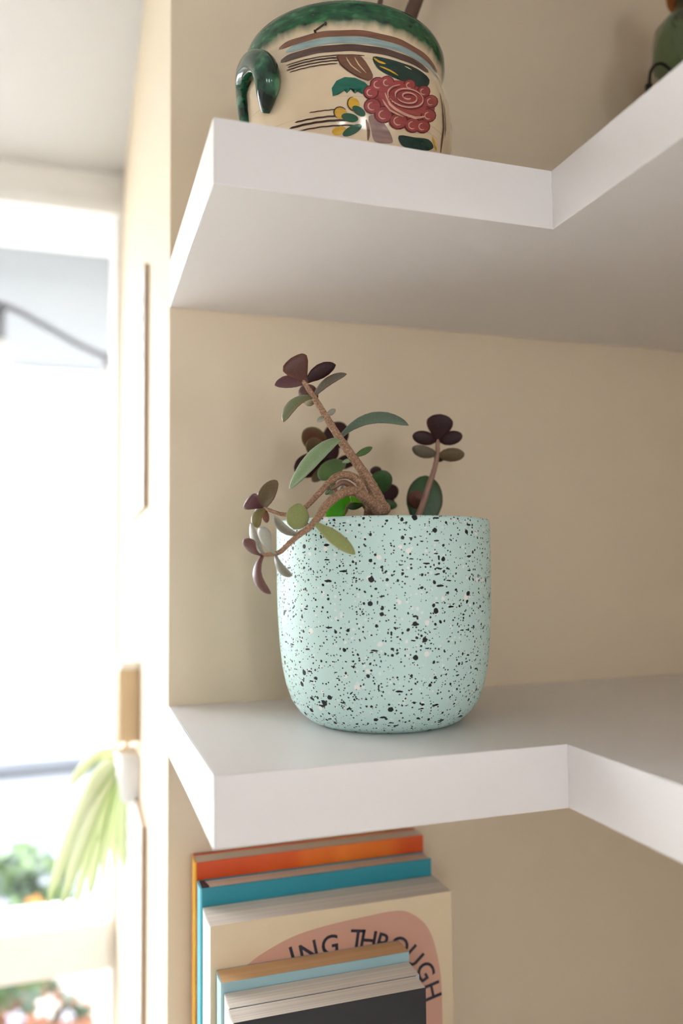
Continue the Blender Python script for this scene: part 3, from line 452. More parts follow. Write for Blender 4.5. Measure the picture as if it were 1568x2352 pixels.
LM = {
 'brown': leafmat('leaf_brown', (100, 60, 48), (80, 48, 40), (136, 80, 58), spec=0.35, sheen=0.0),
 'purple': leafmat('leaf_purple', (88, 50, 54), (104, 66, 68), (150, 112, 108), spec=0.4, sheen=0.03),
 'dark': leafmat('leaf_dark_maroon', (54, 25, 25), (36, 17, 18), (90, 40, 32), 0.4, 0.45, 0.06, spec=0.25, sheen=0.0),
 'maroonlit': leafmat('leaf_maroon', (112, 72, 62), (92, 50, 44), (150, 112, 100)),
 'rust': leafmat('leaf_rust', (138, 84, 60), (116, 66, 50), trans=0.3),
 'olive': leafmat('leaf_olive', (140, 134, 74), (118, 98, 62), (128, 84, 56), trans=0.2),
 'olivegrey': leafmat('leaf_olive_grey', (112, 104, 84), (92, 82, 64), (110, 84, 66)),
 'olivegreen': leafmat('leaf_olive_green', (118, 128, 86), (98, 98, 68), (130, 96, 64)),
 'browngreen': leafmat('leaf_brown_green', (118, 100, 68), (94, 76, 50), (138, 88, 56), trans=0.2),
 'bluegreen': leafmat('leaf_blue_green', (98, 116, 94), (78, 96, 78), (120, 120, 96), 0.3),
 'silver': leafmat('leaf_silver', (172, 170, 154), (146, 142, 124), (196, 192, 180), 0.4),
 'silvergreen': leafmat('leaf_silver_green', (144, 166, 124), (118, 142, 96), (176, 184, 156), 0.4),
 'grey': leafmat('leaf_grey', (146, 142, 124), (118, 114, 98), (180, 172, 156), 0.4),
 'green': leafmat('leaf_green', (104, 138, 76), (86, 116, 66), (120, 128, 88), 0.4, trans=0.25),
 'deepgreen': leafmat('leaf_deep_green', (58, 96, 42), (44, 76, 36), (84, 70, 44), 0.5, trans=0.2),
 'brightgreen': leafmat('leaf_bright_green', (88, 160, 30), (70, 132, 26), (150, 170, 90), 0.3, trans=0.65, tcol=(150, 235, 40)),
 'limegreen': leafmat('leaf_lime', (150, 215, 60), (130, 195, 50), (180, 220, 100), 0.3, trans=0.5),
 'yellowgreen': leafmat('leaf_yellow_green', (164, 170, 108), (136, 142, 84), (170, 156, 118), 0.4, trans=0.16, tcol=(190, 200, 100)),
 'darkrim': leafmat('leaf_maroon_green_margin', (112, 66, 44), (88, 62, 40), (128, 140, 40), 0.5, trans=0.25),
}
def bark():
    q = NM('succulent_bark', 0.7, 0.25); co = q.coord()
    c = q.ramp(q.noise(co, 900, 5, .65), [(0.25, lin((96, 68, 50))), (0.5, lin((156, 120, 94))), (0.75, lin((204, 174, 146)))])
    q.color(c); q.bump(q.noise(co, 500, 4), 0.5, 0.0012); return q.m
M['bark'] = bark()
M['bark_young'] = leafmat('young_stem', (136, 98, 80), (164, 126, 104), (150, 104, 88), 0.2, trans=0.05)

def glaze():
    q = NM('cream_green_glaze', 0.12, 0.6); co = q.coord()
    sp = q.n('ShaderNodeSeparateXYZ'); q.l(co, sp.inputs[0])
    n1 = q.noise(q.scale(co, (1, 1, .4)), 130, 4); n2 = q.noise(co, 60, 3)
    h = q.math('ADD', sp.outputs[2], q.math('MULTIPLY', q.math('SUBTRACT', n1, 0.5), 0.006))
    t = q.math('MULTIPLY_ADD', h, 1/0.008, -1.8065/0.008)
    cream = q.mix(n2, lin((220, 194, 158)), lin((232, 212, 180)))
    lines = q.math('GREATER_THAN', q.noise(q.scale(co, (9, 9, 420)), 1.0, 2), 0.66)
    cream = q.mix(q.math('MULTIPLY', lines, 0.22), cream, lin((120, 84, 60)))
    gr = q.ramp(q.noise(q.scale(co, (1, 1, 3)), 110, 3), [(0.3, lin((10, 46, 34))), (0.55, lin((22, 84, 46))), (0.8, lin((70, 128, 84)))])
    q.color(q.mix(q.ramp(t, [(0.15, (0, 0, 0, 1)), (0.8, (1, 1, 1, 1))]), cream, gr)); return q.m
M['glaze'] = glaze()
def hglaze():
    q = NM('dark_green_glaze', 0.1, 0.6); co = q.coord()
    q.color(q.ramp(q.noise(co, 70, 3), [(0.34, lin((16, 30, 26))), (0.52, lin((26, 78, 54))), (0.68, lin((80, 138, 104))), (0.85, lin((206, 204, 176)))])); return q.m
M['hglaze'] = hglaze()
def paint(name, c, var=0.5): 
    q = NM(name, 0.15, 0.55); co = q.coord(); c = lin(c)
    f = q.noise(q.scale(co, (.35, .35, 3)), 170, 4)
    q.color(q.mix(f, tuple(x*(1-var) for x in c[:3])+(1,), tuple(min(1, x*(1+var)) for x in c[:3])+(1,))); return q.m
PM = {k: paint('paint_'+k, c) for k, c in dict(teal=(24, 104, 84), pbrown=(120, 78, 58), pline=(58, 34, 26), pcream=(220, 190, 150), pdark=(18, 50, 42), pyellow=(214, 164, 40),
      pgreen=(22, 84, 54), pgrey=(150, 120, 112), rose=(158, 66, 66), roseline=(104, 32, 36), roselight=(222, 160, 142), pband=(128, 86, 66), pblue=(150, 172, 170), pdk=(84, 58, 50)).items()}

# ------------------------------------------------------------------ the room
SH_D, SH_L, SH_W, SH_T = 0.2256, 0.2152, 0.515, 0.038
ZS = {'upper': 1.709, 'middle': 1.350, 'lower': 0.991}
FZ, CZ = -0.22, 2.14
def struct(o): o['kind'] = 'structure'; return o
struct(box('floor', (-2.7, -2.9, FZ-.05), (2.1, 0.96, FZ), M['floor']))
struct(box('ceiling', (-2.7, -2.9, CZ), (2.1, 0.96, CZ+.06), M['ceil']))
struct(box('wall_back', (0, 0, FZ), (1.2, 0.96, CZ), M['wall'], bev=.0012))
struct(box('wall_right', (SH_W, -1.1, FZ), (1.2, 0, CZ), M['wall']))
struct(box('wall_right_rear', (1.9, -2.9, FZ), (2.02, -1.1, CZ), M['wall2']))
struct(box('wall_side', (1.2, -1.1, FZ), (2.02, -.98, CZ), M['wall2']))
struct(box('wall_left', (-2.7, -2.9, FZ), (-2.58, 0.96, CZ), M['wall2']))
RZ0, RZ1, xs = 1.22, 1.78, [-2.58] + [v for x in REAR_FILL for v in (x-.16, x+.16)] + [1.9]
struct(boxes('wall_front', [((xs[i], -2.9, RZ0), (xs[i+1], -2.78, RZ1)) for i in (0, 2, 4, 6)] + [((-2.58, -2.9, FZ), (1.9, -2.78, RZ0)), ((-2.58, -2.9, RZ1), (1.9, -2.78, CZ))], M['wall2']))
for k, x in enumerate(REAR_FILL):  # unseen window openings, added so daylight fills the shelf fronts
    w2 = struct(empty('window_%d' % (k+2), (x, -2.84, RZ0)))
    boxes('window_frame', [((x-.16, -2.88, RZ0), (x-.14, -2.80, RZ1)), ((x+.14, -2.88, RZ0), (x+.16, -2.80, RZ1)), ((x-.14, -2.88, RZ0), (x+.14, -2.80, RZ0+.02)), ((x-.14, -2.88, RZ1-.02), (x+.14, -2.80, RZ1))], M['trim'], w2)
WX0, WX1, WZ0, WZ1 = -1.56, -0.013, -0.12, 2.066
struct(boxes('wall_window', [((-2.58, .76, FZ), (WX0-.06, .96, CZ)), ((WX0-.06, .76, WZ1+.022), (0, .96, CZ)), ((WX0-.06, .76, FZ), (0, .96, WZ0))], M['wall2']))
win = struct(empty('window_1', (-.78, .82, WZ0)))
boxes('window_frame', [((WX0-.06, .752, WZ1), (0, .955, WZ1+.022)), ((WX1, .765, WZ0), (0, .955, WZ1)), ((WX0-.06, .742, WZ0), (WX0, .86, WZ1)), ((WX0, .765, WZ0), (WX1, .86, WZ0+.06))], M['trim'], win, .003)
box('transom', (WX0, .755, .805), (WX1, .86, .885), M['trim'], win, .004)
box('mullion', (-.82, .77, WZ0+.06), (-.775, .85, WZ1), M['trim'], win, .003)
for x0, x1 in ((WX0, -.82), (-.775, WX1)):
    box('pane', (x0, .812, .885), (x1, .816, WZ1), M['pane'], win)
    box('pane', (x0, .812, WZ0+.06), (x1, .816, .805), M['pane'], win)

# ------------------------------------------------------------------ corner shelves
def corner_shelf(z, label):
    e = empty('corner_shelf', (SH_W/2, -.1, z - SH_T), label, 'shelf', 'white corner shelves')
    k = .0009; d, L, Wd, far = SH_D, SH_L, SH_W, -1.0
    prism('board', [(k, 0), (k, -d+k), (L+k, -d+k), (L+k, far), (Wd, far), (Wd, 0)], z-SH_T+.0002, z, M['shelf'], e, .0004)
    box('edge_band', (0, -d, z-SH_T), (k, 0, z), M['shelf'], e, .0003)
    box('edge_band', (k, -d, z-SH_T), (L, -d+k, z), M['shelf'], e, .0003)
    box('edge_band', (L, far, z-SH_T), (L+k, -d+k, z), M['shelf'], e, .0003)
corner_shelf(ZS['upper'], 'white corner shelf above the succulent, carrying the painted pot')
corner_shelf(ZS['middle'], 'white corner shelf carrying the speckled mint pot')
corner_shelf(2.105, 'unseen white corner shelf under the ceiling, added to shade the upper wall')  # extra shelf above the view, added for its shade on the wall
corner_shelf(ZS['lower'], 'white corner shelf that the row of books stands on')

# ------------------------------------------------------------------ potted succulent
PC = (0.1397, -0.1137)
root = empty('potted_succulent', (PC[0], PC[1], 1.35), 'speckled mint pot holding a sprawling succulent with maroon and green leaves', 'potted plant')
prof = [(.0, 1.3512), (.040, 1.3512), (.0435, 1.3500), (.0475, 1.3500), (.0505, 1.3512), (.0550, 1.3535), (.0610, 1.3590), (.0660, 1.3665), (.0700, 1.3780), (.0727, 1.3910), (.0745, 1.4080),
        (.0757, 1.4280), (.0762, 1.4480), (.0763, 1.4720), (.0762, 1.4900), (.0759, 1.4935), (.0750, 1.4953), (.0738, 1.4955), (.0728, 1.4945), (.0724, 1.4915), (.0722, 1.4700), (.0715, 1.4300)]
prof = [(r, 1.35 + (z-1.35)*.970) for r, z in prof]
lathe('planter', PC, prof, M['speckle'], root, 96, cap=False)
lathe('soil', PC, [(.0715, 1.452), (.0715, 1.474), (.05, 1.4765), (.02, 1.478), (.001, 1.4785)], M['soil'], root, 48, cap=False)
SHAPES = {
 'spoon': [(0,.16),(.1,.24),(.25,.52),(.45,.85),(.65,1),(.8,.93),(.92,.66),(.98,.33),(1,.03)],
 'fan': [(0,.15),(.15,.24),(.4,.60),(.62,.90),(.8,1),(.92,.84),(.98,.48),(1,.06)],
 'long': [(0,.34),(.1,.5),(.3,.86),(.5,1),(.7,.92),(.85,.68),(.95,.38),(1,.05)],
 'round': [(0,.2),(.08,.48),(.2,.78),(.4,.97),(.55,1),(.75,.88),(.9,.6),(.97,.32),(1,.03)]}
def interp(tab, t):
    for (a, u), (b, v) in zip(tab, tab[1:]):
        if t <= b: 
            k = (t-a)/(b-a); return u + (v-u)*k
    return tab[-1][1]
def leaf(mat, shape, B, Cc, T, n0, Wd, Th, cup, parent, name='leaf'):
    B, Cc, T, n0 = map(Vector, (B, Cc, T, n0)); tab = SHAPES[shape]
    ts = [0, .05, .12, .2, .3, .4, .5, .6, .7, .79, .87, .93, .97, .99, 1.0]; seg = 14
    V, Fc, E = [], [], []; Th = max(Th, .0026 if name == 'leaf' and shape != 'strap' else 0)
    for t in ts:
        p = B*(1-t)**2 + Cc*2*t*(1-t) + T*t*t
        tg = ((Cc-B)*(1-t) + (T-Cc)*t).normalized()
        n = (n0 - tg*n0.dot(tg)).normalized(); s = tg.cross(n)
        w = interp(tab, t)*Wd/2; h = Th/2*(0.35*interp(tab, t)+.65*math.sqrt(max(interp(tab, t), 0.02)))
        h = min(h, w*.95 + 1e-5)
        for k in range(seg):
            a = 2*math.pi*k/seg; ca, sa = math.cos(a), math.sin(a)
            cs = math.copysign(abs(ca)**.85, ca)
            V.append(p + s*(w*cs) + n*(h*math.copysign(abs(sa)**.9, sa) + cup*w*(cs*cs)))
            E.append(max(abs(ca)**6, max(0, (t-.9)*8)**2 if t > .9 else 0))
    m = len(ts)
    for i in range(m-1):
        for k in range(seg):
            j = (k+1) % seg; Fc.append((i*seg+k, i*seg+j, (i+1)*seg+j, (i+1)*seg+k))
    Fc.append(tuple(range(seg))); Fc.append(tuple(range((m-1)*seg, m*seg)))
    o = mk(name, V, Fc, mat, parent, True)
    at = o.data.attributes.new('edge', 'FLOAT', 'POINT'); at.data.foreach_set('value', [min(1, e) for e in E])
    return o
stems = {}
for nm, pts in STEMS:
    o = tube('stem', pts, M['bark'] if nm in 'ABCT' else M['bark_young'], root, 14, 8, .05)
    stems[nm] = o
for st, mt, shp, B, Cc, T, n0, Wd, Th, cup in LEAVES:
    leaf(LM[mt], shp, B, Cc, T, n0, Wd, Th, cup, stems[st])

# ------------------------------------------------------------------ painted ceramic pot
UC = (0.114, -0.115)
pp = [(1.709,.05),(1.7118,.054),(1.724,.0655),(1.74,.0735),(1.7569,.0772),(1.772,.0775),(1.7851,.0757),(1.7945,.0728),(1.8021,.0703),(1.8063,.07),(1.8105,.0715),(1.8162,.0731),(1.8218,.0731),(1.8256,.0716)]
def prad(z):
    for (a, u), (b, v) in zip(pp, pp[1:]):
        if z <= b: return u + (v-u)*(z-a)/(b-a)
    return pp[-1][1]
upot = empty('painted_pot', (UC[0], UC[1], 1.709), 'cream glazed pot with green rim, lug handle and painted rose on the top shelf', 'plant pot')
lathe('pot_body', UC, [(.0, 1.711), (.044, 1.711), (.046, 1.709)] + [(r, z) for z, r in pp] + [(.0695, 1.8268), (.066, 1.8262), (.0645, 1.822), (.0642, 1.79)], M['glaze'], upot, 96, cap=False)
lathe('soil', UC, [(.0641, 1.79), (.0643, 1.808), (.03, 1.811), (.001, 1.812)], M['soil'], upot, 40, cap=False)
def surf(th, z, off):
    r = prad(z) + off; return Vector((UC[0] + r*math.cos(th), UC[1] + r*math.sin(th), z))
def ribbon(name, mat, layer, w, pts, parent, sub=4):
    P = catmull(pts, sub); V, Fc = [], []
    for i, (th, z) in enumerate(P):
        a, b = P[max(i-1, 0)], P[min(i+1, len(P)-1)]
        du, dv = (b[0]-a[0])*.075, b[1]-a[1]; L = math.hypot(du, dv) or 1
        nu, nv = -dv/L, du/L; tap = min(1, .35 + (14 if len(P) > 45 else 3)*min(i, len(P)-1-i)/len(P))
        for s in (-1, 0, 1): V.append(surf(th + s*nu*w/2*tap/.075, min(max(z + s*nv*w/2*tap, 1.7095), 1.825), .00025 + .00012*layer))
    for i in range(len(P)-1):
        for k in (0, 1): Fc.append((i*3+k, i*3+k+1, i*3+k+4, i*3+k+3))
    return mk(name, V, Fc, mat, parent, True)
def blot(name, mat, layer, pts, parent):
    if len(pts) < 14:
        q = catmull([pts[-1]] + list(pts) + [pts[0], pts[1]], 3); pts = q[3:-4]
    n = len(pts); c = (sum(p[0] for p in pts)/n, sum(p[1] for p in pts)/n); V = [surf(c[0], c[1], .0003+.00012*layer)]; Fc = []
    R_ = (.35, .7, 1.0)
    for r in R_:
        for p in pts: V.append(surf(c[0]+(p[0]-c[0])*r, c[1]+(p[1]-c[1])*r, .00025+.00012*layer))
    for i in range(n):
        j = (i+1) % n; Fc.append((0, 1+i, 1+j))
        for k in range(2): Fc.append((1+k*n+i, 1+(k+1)*n+i, 1+(k+1)*n+j, 1+k*n+j))
    return mk(name, V, Fc, mat, parent, True)
for grp, mt, layer, w, pts in DECALS:
    if w: ribbon(grp, PM[mt], layer, w, pts, upot, 2)
    else: blot(grp, PM[mt], layer, pts, upot)
def ring(name, mt, z, w, a, b, wob=0.0):
    ribbon(name, PM[mt], 0, w, [(a + (b-a)*i/24, z + wob*math.sin(i*1.3)) for i in range(25)], upot, 2)
ring('painted_band', 'pband', 1.8044, .0042, -2.56, -.72, .0002)
ring('painted_band', 'pblue', 1.7990, .0058, -2.46, -.72, .0002)
ring('painted_band', 'pdk', 1.7922, .0058, -2.50, -1.02, .0002)
for z, a, b, w in ((1.7862, -2.42, -1.72, .0009), (1.7842, -2.40, -1.80, .0012), (1.7822, -2.41, -1.92, .0009), (1.7800, -2.38, -1.95, .0008), (1.7462, -2.34, -1.88, .0010), (1.7436, -2.40, -1.85, .0013), (1.7405, -2.36, -1.8, .0009), (1.7500, -2.2, -1.9, .0006)):
    ring('painted_line', 'pline', z, w, a, b, .00008)
hp = [(*surf(th, z, o), r) for (th, z, o), r in zip(HANDLE, (.004, .0045, .0052, .0064, .0078, .0088, .0086, .0066, .0028))]
tube('handle', hp, M['hglaze'], upot, 16, 6)
M['twig'] = plain('dark_twig_bark', (92, 68, 56), 0.8, 0.25, 120, 0.4)
for (dx, dy, hx, hy, h, r) in ((.022, .016, .030, .010, .16, .0026), (.030, -.006, .085, .045, .20, .0062)):
    x, y = UC[0]+dx, UC[1]+dy
    st = tube('stem', [(x, y, 1.80, r), (x+hx*.35, y+hy*.35, 1.81+h*.4, r*.9), (x+hx, y+hy, 1.81+h, r*.6)], M['twig'], upot, 10, 6, .05)
    for k in range(5):
        a = k*2.3; b = Vector((x+hx, y+hy, 1.80+h - .008*k)); t = b + Vector((math.cos(a)*.035, math.sin(a)*.035, .02))
        leaf(LM['deepgreen'], 'round', b, (b+t)/2 + Vector((0, 0, .006)), t, (0, 0, 1), .024, .003, 0, st)

# ------------------------------------------------------------------ green glass bottle on the top shelf
BC = (0.447, -0.100)
bot = empty('glass_bottle', (BC[0], BC[1], 1.709), 'green glass bottle with wire loop and amber stopper on the top shelf', 'bottle')
lathe('bottle_body', BC, [(.0, 1.7105), (.020, 1.709), (.024, 1.712), (.0255, 1.73), (.027, 1.8698), (.0275, 1.8828), (.0300, 1.8898), (.0345, 1.8972), (.0358, 1.9070), (.0355, 1.9188), (.0330, 1.9318), (.0255, 1.9413), (.017, 1.9448), (.0155, 1.9508), (.0155, 1.9588),
      (.0135, 1.9588), (.0135, 1.9488), (.0235, 1.9393), (.0310, 1.9298), (.0335, 1.9178), (.0338, 1.9038), (.0325, 1.8985), (.0280, 1.8912), (.0255, 1.8828), (.025, 1.8698), (.0235, 1.73), (.022, 1.714), (.0, 1.7125)], M['gglass'], bot, 48, cap=False)
lathe('stopper', BC, [(.0, 1.9508), (.0130, 1.9508), (.0132, 1.9593), (.021, 1.9598), (.022, 1.9668), (.019, 1.9858), (.012, 1.9928), (.0, 1.9938)], M['cork'], bot, 24, cap=False)
lathe('collar', BC, [(.0268, 1.8708), (.0290, 1.8728), (.0310, 1.8788), (.0300, 1.8818)], M['steel'], bot, 32, cap=False)
tube('wire_loop', [(BC[0]+x, BC[1]-.004, z, .0014) for x, z in ((-.027, 1.8848), (-.040, 1.8908), (-.0500, 1.8838), (-.0530, 1.8708), (-.054, 1.8608), (-.045, 1.8628), (-.026, 1.8728))], M['steel'], bot, 8, 5)
tube('wire_loop', [(BC[0]+x, BC[1]-.004, z, .0032) for x, z in ((-.0535, 1.8688), (-.0540, 1.8628), (-.052, 1.8578))], M['steel'], bot, 8, 5)

# ------------------------------------------------------------------ books on the lower shelf
def fiery():
    q = NM('orange_cover', 0.35); co = q.coord()
    f = q.noise(q.scale(co, (1, 1, .5)), 26, 2); sp = q.n('ShaderNodeSeparateXYZ'); q.l(co, sp.inputs[0])
    t = q.math('ADD', q.math('MULTIPLY', sp.outputs[0], 3.2), q.math('MULTIPLY', f, .55))
    q.color(q.ramp(t, [(.2, lin((204, 50, 22))), (.55, lin((226, 92, 18))), (.78, lin((238, 128, 30))), (1, lin((212, 78, 20)))])); return q.m
M['fiery'] = fiery()
def pages(name, c):
    q = NM(name, 0.85, 0.1); co = q.coord(); sp = q.n('ShaderNodeSeparateXYZ'); q.l(co, sp.inputs[0])
    f = q.noise(q.scale(co, (2, 1600, 2)), 1.0, 1); c = lin(c)
    q.color(q.mix(q.ramp(f, [(.42, (0, 0, 0, 1)), (.6, (1, 1, 1, 1))]), tuple(x*.82 for x in c[:3])+(1,), c)); q.bump(f, .12, .0002); return q.m
pg_white, pg_cream, pg_tan = pages('white_pages', (238, 228, 216)), pages('cream_pages', (226, 208, 190)), pages('tan_pages', (228, 186, 140))
def book(label, x0, x1, yb, yf, top, cov, spine, pg, t=.0007, group='books standing on the lower shelf', over=0.0):
    """yb: side towards the wall, yf: front cover side"""
    z0 = ZS['lower']
    e = empty('book', ((x0+x1)/2, (yb+yf)/2, z0), label, 'book', group)
    fc = box('front_cover', (x0+t, yf, z0), (x1, yf+t, top), cov, e)
    box('back_cover', (x0+t, yb-t, z0), (x1, yb, top), cov, e)
    n = 6; pts = [(x0+t, yb), (x0, yb-(yb-yf)*.04)] + [(x0 - .0006*math.sin(math.pi*i/n), yb+(yf-yb)*(.04+.92*i/n)) for i in range(n+1)] + [(x0+t, yf)]
    sp = prism('spine', pts, z0, top, spine, e)
    box('page_block', (x0+t, yf+t, z0+over), (x1-over, yb-t, top-over), pg, e)
    return e, fc, sp
M['spine1'] = plain('amber_spine', (240, 170, 40), 0.35, 0.3, 60)
M['teal'] = plain('teal_cover', (42, 146, 164), 0.4, 0.04, 20)
M['teal_spine'] = plain('pale_cyan_spine', (96, 192, 212), 0.4, 0.04, 20)
M['cream_cov'] = plain('cream_cover', (226, 206, 172), 0.5, 0.03, 20)
M['ivory'] = plain('ivory_spine', (244, 240, 230), 0.5, 0.02, 20)
M['paleblue'] = plain('pale_blue_cover', (160, 194, 200), 0.45, 0.04, 20)
M['greywhite'] = plain('grey_white_cover', (206, 208, 206), 0.5, 0.03, 20)
M['black_cov'] = plain('black_cover', (36, 36, 38), 0.5, 0.1, 200)
M['pink'] = plain('dusty_pink_print', (208, 160, 138), 0.5, 0.04, 30)
M['ink'] = plain('dark_ink', (40, 38, 52), 0.6, 0.1, 100)
book('tall book with orange flame cover and amber spine, nearest the wall', .0180, .2064, -.0040, -.0236, 1.2348, M['fiery'], M['spine1'], pg_cream, .0012, over=.0008)
b2, fc2, sp2 = book('tall book with plain teal cover in front of the orange book', .0196, .2056, -.0240, -.0411, 1.2218, M['teal'], M['teal_spine'], pg_cream, .0012, over=.0008)
prism('headband', [(.0208, -.0262), (.0208, -.0392), (.0265, -.0380), (.0245, -.0275)], 1.2195, 1.2222, M['black_cov'], b2)
b3, fc3, sp3 = book('cream book with pink arch and curved lettering on its cover', .0212, .2067, -.0415, -.0752, 1.2085, M['cream_cov'], M['ivory'], pg_white, .0006)
book('small pale blue book with tan pages in front of the lettered book', .0258, .1629, -.0757, -.0952, 1.1787, M['paleblue'], M['paleblue'], pg_tan, .0006)
book('small white paperback between the pale blue and the black book', .0278, .1620, -.0956, -.1154, 1.1722, M['greywhite'], M['ivory'], pg_white, .0005)
book('small book with black front cover, foremost of the row', .0268, .1592, -.1157, -.1331, 1.1720, M['black_cov'], M['ivory'], pg_white, .0006)
yb = -.0752
bl = catmull([(x, z) for x, _, z in BLOB], 3)
n = len(bl)
zc = 1.10
mk('printed_arch', [(x, yb-.0001, z) for x, z in bl] + [(bl[0][0], yb-.0001, 1.0), (bl[-1][0], yb-.0001, 1.0)], [tuple(range(n)) + (n+1, n)], M['pink'], fc3)
def letters(name, items, size, mat, parent):
    V, Fc = [], []
    for ch, pos, rot in items:
        cu = bpy.data.curves.new('t', 'FONT'); cu.body = ch; cu.size = size; cu.align_x = 'CENTER'; cu.align_y = 'CENTER'; cu.resolution_u = 4; cu.offset = .0002
        o = bpy.data.objects.new('t', cu); COL.objects.link(o)
        me = o.to_mesh(); a = math.radians(rot); k = len(V)
        for v in me.vertices:
            x, z = v.co.x, v.co.y
            V.append((pos[0] + x*math.cos(a) - z*math.sin(a), pos[1]-.0003, pos[2] + x*math.sin(a) + z*math.cos(a)))
        Fc += [tuple(i+k for i in q.vertices) for q in me.polygons]
        o.to_mesh_clear(); bpy.data.objects.remove(o); bpy.data.curves.remove(cu)
    return mk(name, V, Fc, mat, parent)
letters('lettering', LETTERS, .0195, M['ink'], fc3)

# ------------------------------------------------------------------ things on the end of the wall
def wall_board(y0, y1, z0, z1, label, group=None, slant=1.0):
    e = empty('wall_print', (-.003, (y0+y1)/2, z0), label, 'picture', group)
    box('backing_board', (-.0052, y0, z0), (-.0003, y1, z1), M['board_edge'], e)
    box('print', (-.0060, y0+.0004, z0+.0004), (-.0052, y1-.0004, z1-.0004), M['paper'], e)
    k = 0; z = z1 - .03
    while z > z0 + .015:
        y = y0 + .02
        while y < y1 - .04:
            L = random.uniform(.02, .05); box('print_line', (-.0062, y, z-.005), (-.0060, min(y+L, y1-.02), z+.005), M['greyink'], e); y += L + .012
        z -= .021
M['paper'] = plain('white_paper', (240, 240, 242), 0.6, 0.01, 10)
M['greyink'] = plain('grey_ink', (58, 62, 72), 0.6, 0.05, 10)
wall_board(.202, .47, 1.522, 1.781, 'thin white print with grey lines on wall end, above the tan block')
wall_board(.197, .46, .93, 1.198, 'thin white print on wall end, below the hanging plant')
def rblock():
    pts = [(-.0004, .300), (-.017, .300), (-.0225, .3025), (-.0247, .308), (-.0250, .316), (-.0247, .336), (-.0225, .342), (-.017, .345), (-.0004, .345)]
    e = empty('wall_block', (-.0125, .32, 1.262), 'rounded tan wooden block fixed to the wall end', 'wall hook')
    prism('block', pts, 1.262, 1.343, M['tan'], e, .0015)
    prism('cap', [(x*.94-.0003, .322+(y-.322)*.94) for x, y in pts], 1.343, 1.351, M['ivory'], e, .001)
    tube('peg', [(-.012, .323, 1.264, .0022), (-.013, .322, 1.255, .0022), (-.018, .322, 1.250, .0022)], M['tan'], e, 8, 4)
rblock()
hp_ = empty('hanging_planter', (-.02, .322, 1.17), 'white wall planter with arching striped strap leaves beside the window', 'potted plant')
lathe('planter', (-.0006, .322), [(.0, 1.192), (.016, 1.19), (.020, 1.194), (.024, 1.220), (.026, 1.248), (.024, 1.248), (.023, 1.24), (.0, 1.238)], M['white_cer'], hp_, 28, math.pi/2, 3*math.pi/2)
def strapmat():
    q = NM('striped_strap_leaf', 0.45); a = q.n('ShaderNodeAttribute', attribute_name='edge')
    col = q.mix(a.outputs['Fac'], lin((240, 244, 210)), lin((150, 190, 70)))
    q.color(col); tl = q.n('ShaderNodeBsdfTranslucent'); q.l(col, tl.inputs[0])
    mx = q.n('ShaderNodeMixShader'); mx.inputs[0].default_value = .4
    q.l(q.b.outputs[0], mx.inputs[1]); q.l(tl.outputs[0], mx.inputs[2]); q.l(mx.outputs[0], q.out.inputs[0]); return q.m
M['strap'] = strapmat()
SHAPES['strap'] = [(0,.5),(.2,.8),(.45,1),(.75,.98),(.9,.75),(.97,.4),(1,.04)]
for B, Mi, T, w in STRAPS:
    Cc = tuple(2*m-.5*(b+t) for b, m, t in zip(B, Mi, T))
    nn = Vector((-.6, -.6, .5)); leaf(M['strap'], 'strap', B, Cc, T, nn, w*1.35, w*.06, -.15, hp_)

# ------------------------------------------------------------------ outside the window
struct(box('patio', (-40, .97, -.42), (40, 40, -.34), M['patio']))
nb = empty('neighbour_building', (1.2, 5.2, -.34), 'bright white rendered building beyond the garden wall', 'building')
box('wall', (-1.0, 5.0, -.34), (4, 5.4, 4.2), M['facade'], nb)
box('eaves', (-1.1, 4.8, 4.2), (4, 5.5, 4.3), M['coping'], nb)
gw = empty('garden_wall', (.5, 3.55, -.34), 'pale garden wall with dark grey coping outside', 'garden wall')
box('wall', (-1.6, 3.5, -.34), (3, 3.64, .48), M['gwall'], gw)
box('coping', (-1.62, 3.47, .48), (3, 3.67, .522), M['coping'], gw, .004)
cp = empty('patio_canopy', (.2, .98, 2.07), 'pale grey flat canopy over the patio outside the window', 'canopy')
box('canopy_panel', (-.7, .965, 2.07), (1.6, 1.93, 2.10), M['canopy'], cp, .003)
box('canopy_edge', (-.7, 1.93, 2.06), (1.6, 1.955, 2.11), M['canopy_edge'], cp, .003)
tube('strut', [(.5, .965, 1.72, .012), (.5, 1.3, 1.92, .012), (.5, 1.7, 2.07, .012)], M['canopy_edge'], cp, 8, 3)
sl = empty('string_light', (-.15, 1.1, 2.064), 'sagging string light cord with a white bulb under the canopy', 'string light')
tube('cord', [(-.62, 1.1, 2.064, .006), (-.36, 1.1, 2.012, .007), (-.2315, 1.1, 1.9993, .007), (-.146, 1.1, 1.963, .007), (-.058, 1.1, 1.919, .007), (.014, 1.1, 1.9035, .007), (.2, 1.1, 1.93, .007), (.47, 1.1, 2.064, .006)], M['cord'], sl, 8, 5)
lathe('socket', (-.2255, 1.1), [(.0, 1.994), (.010, 1.992), (.012, 1.95), (.011, 1.925), (.0, 1.925)], M['cord'], sl, 16, cap=False)
lathe('bulb', (-.2255, 1.1), [(.0, 1.925), (.011, 1.925), (.021, 1.911), (.025, 1.897), (.020, 1.881), (.0, 1.874)], M['white_cer'], sl, 20, cap=False)
lathe('socket', (-.014, 1.1), [(.0, 1.908), (.008, 1.906), (.010, 1.880), (.0, 1.878)], M['cord'], sl, 16, cap=False)
lathe('bulb', (-.014, 1.1), [(.0, 1.878), (.009, 1.878), (.014, 1.864), (.010, 1.848), (.0, 1.842)], M['white_cer'], sl, 16, cap=False)
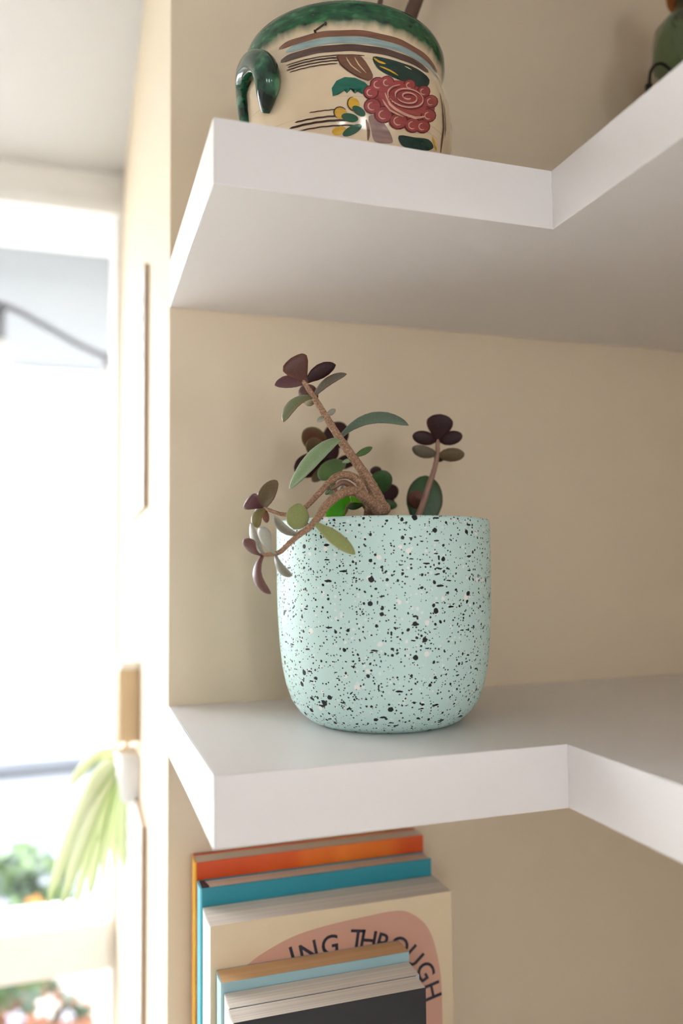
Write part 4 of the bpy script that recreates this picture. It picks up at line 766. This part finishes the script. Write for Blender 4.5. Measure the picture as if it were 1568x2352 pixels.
GM = [plain('shrub_green', (86, 116, 62), .5, .3, 30), plain('shrub_dark', (52, 78, 56), .5, .3, 30), plain('shrub_brown', (150, 98, 70), .6, .3, 30)]
FM = [plain('orange_flower', (244, 170, 84), .6, .1), plain('lilac_flower', (214, 214, 240), .6, .1), plain('white_flower', (246, 244, 246), .6, .1)]
def shrub(c, rad_, hgt, n, mats, label, flowers, pot_h, pr=.09, ls=.03):
    z0 = -.34; e = empty('garden_shrub', (c[0], c[1], z0), label, 'shrub')
    lathe('tub', c, [(.0, z0), (pr*.75, z0), (pr, z0+pot_h), (pr*.9, z0+pot_h), (pr*.88, z0+pot_h-.03), (.0, z0+pot_h-.03)], M['terra'], e, 24, cap=False)
    st = tube('stem', [(c[0], c[1], z0+pot_h-.05, .012), (c[0]+.01, c[1], z0+pot_h+hgt*.3, .01), (c[0], c[1]+.01, z0+pot_h+hgt*.7, .006)], M['bark'], e, 8, 3)
    rnd = random.Random(int(c[0]*1000)+5)
    for mi, mat in enumerate(mats):
        V, Fc = [], []
        for i in range(n):
            while True:
                d = Vector((rnd.uniform(-1, 1), rnd.uniform(-1, 1), rnd.uniform(-1, 1)))
                if d.length < 1: break
            q = Vector((c[0]+d.x*rad_, c[1]+d.y*rad_, z0+pot_h+hgt*.5+d.z*hgt*.5))
            a = Vector((rnd.gauss(0, 1), rnd.gauss(0, 1), rnd.gauss(.3, 1))).normalized(); b = a.orthogonal().normalized(); L = ls*rnd.uniform(.7, 1.4)
            k = len(V); V += [q-a*L, q+b*L*.4+a.cross(b)*L*.1, q+a*L, q-b*L*.4+a.cross(b)*L*.1]; Fc += [(k, k+1, k+2), (k, k+2, k+3)]
        tag(mk('foliage', V, Fc, mat, e), kind='stuff')
    for (x, y, z, r, fm) in flowers:
        V, Fc = [(x, y-.004, z)], []
        for i in range(5):
            a0 = 2*math.pi*i/5
            k = len(V)
            for da, rr in ((-.5, .55), (-.3, .95), (0, 1.05), (.3, .95), (.5, .55)):
                V.append((x+r*rr*math.cos(a0+da), y-.012*rr, z+r*rr*math.sin(a0+da)))
            for j in range(4): Fc.append((0, k+j, k+j+1))
        mk('flower', V, Fc, FM[fm], e)
shrub((-.25, 1.66), .20, .42, 420, GM[:2], 'leafy green shrub with orange and lilac flowers outside', [(-.16, 1.48, .655, .022, 0), (-.195, 1.48, .615, .024, 1), (-.245, 1.48, .58, .018, 0), (-.10, 1.5, .60, .016, 2), (-.235, 1.5, .66, .014, 1)], .66, .08)
shrub((-.13, 1.24), .12, .28, 240, [GM[2], GM[1]], 'russet brown shrub with white flowers below the window rail', [(-.18, 1.17, .55, .02, 1), (-.12, 1.16, .57, .024, 2), (-.14, 1.16, .50, .026, 2), (-.19, 1.17, .49, .016, 2), (-.08, 1.17, .54, .014, 1), (-.07, 1.17, .48, .02, 2)], .62, .08, .026)
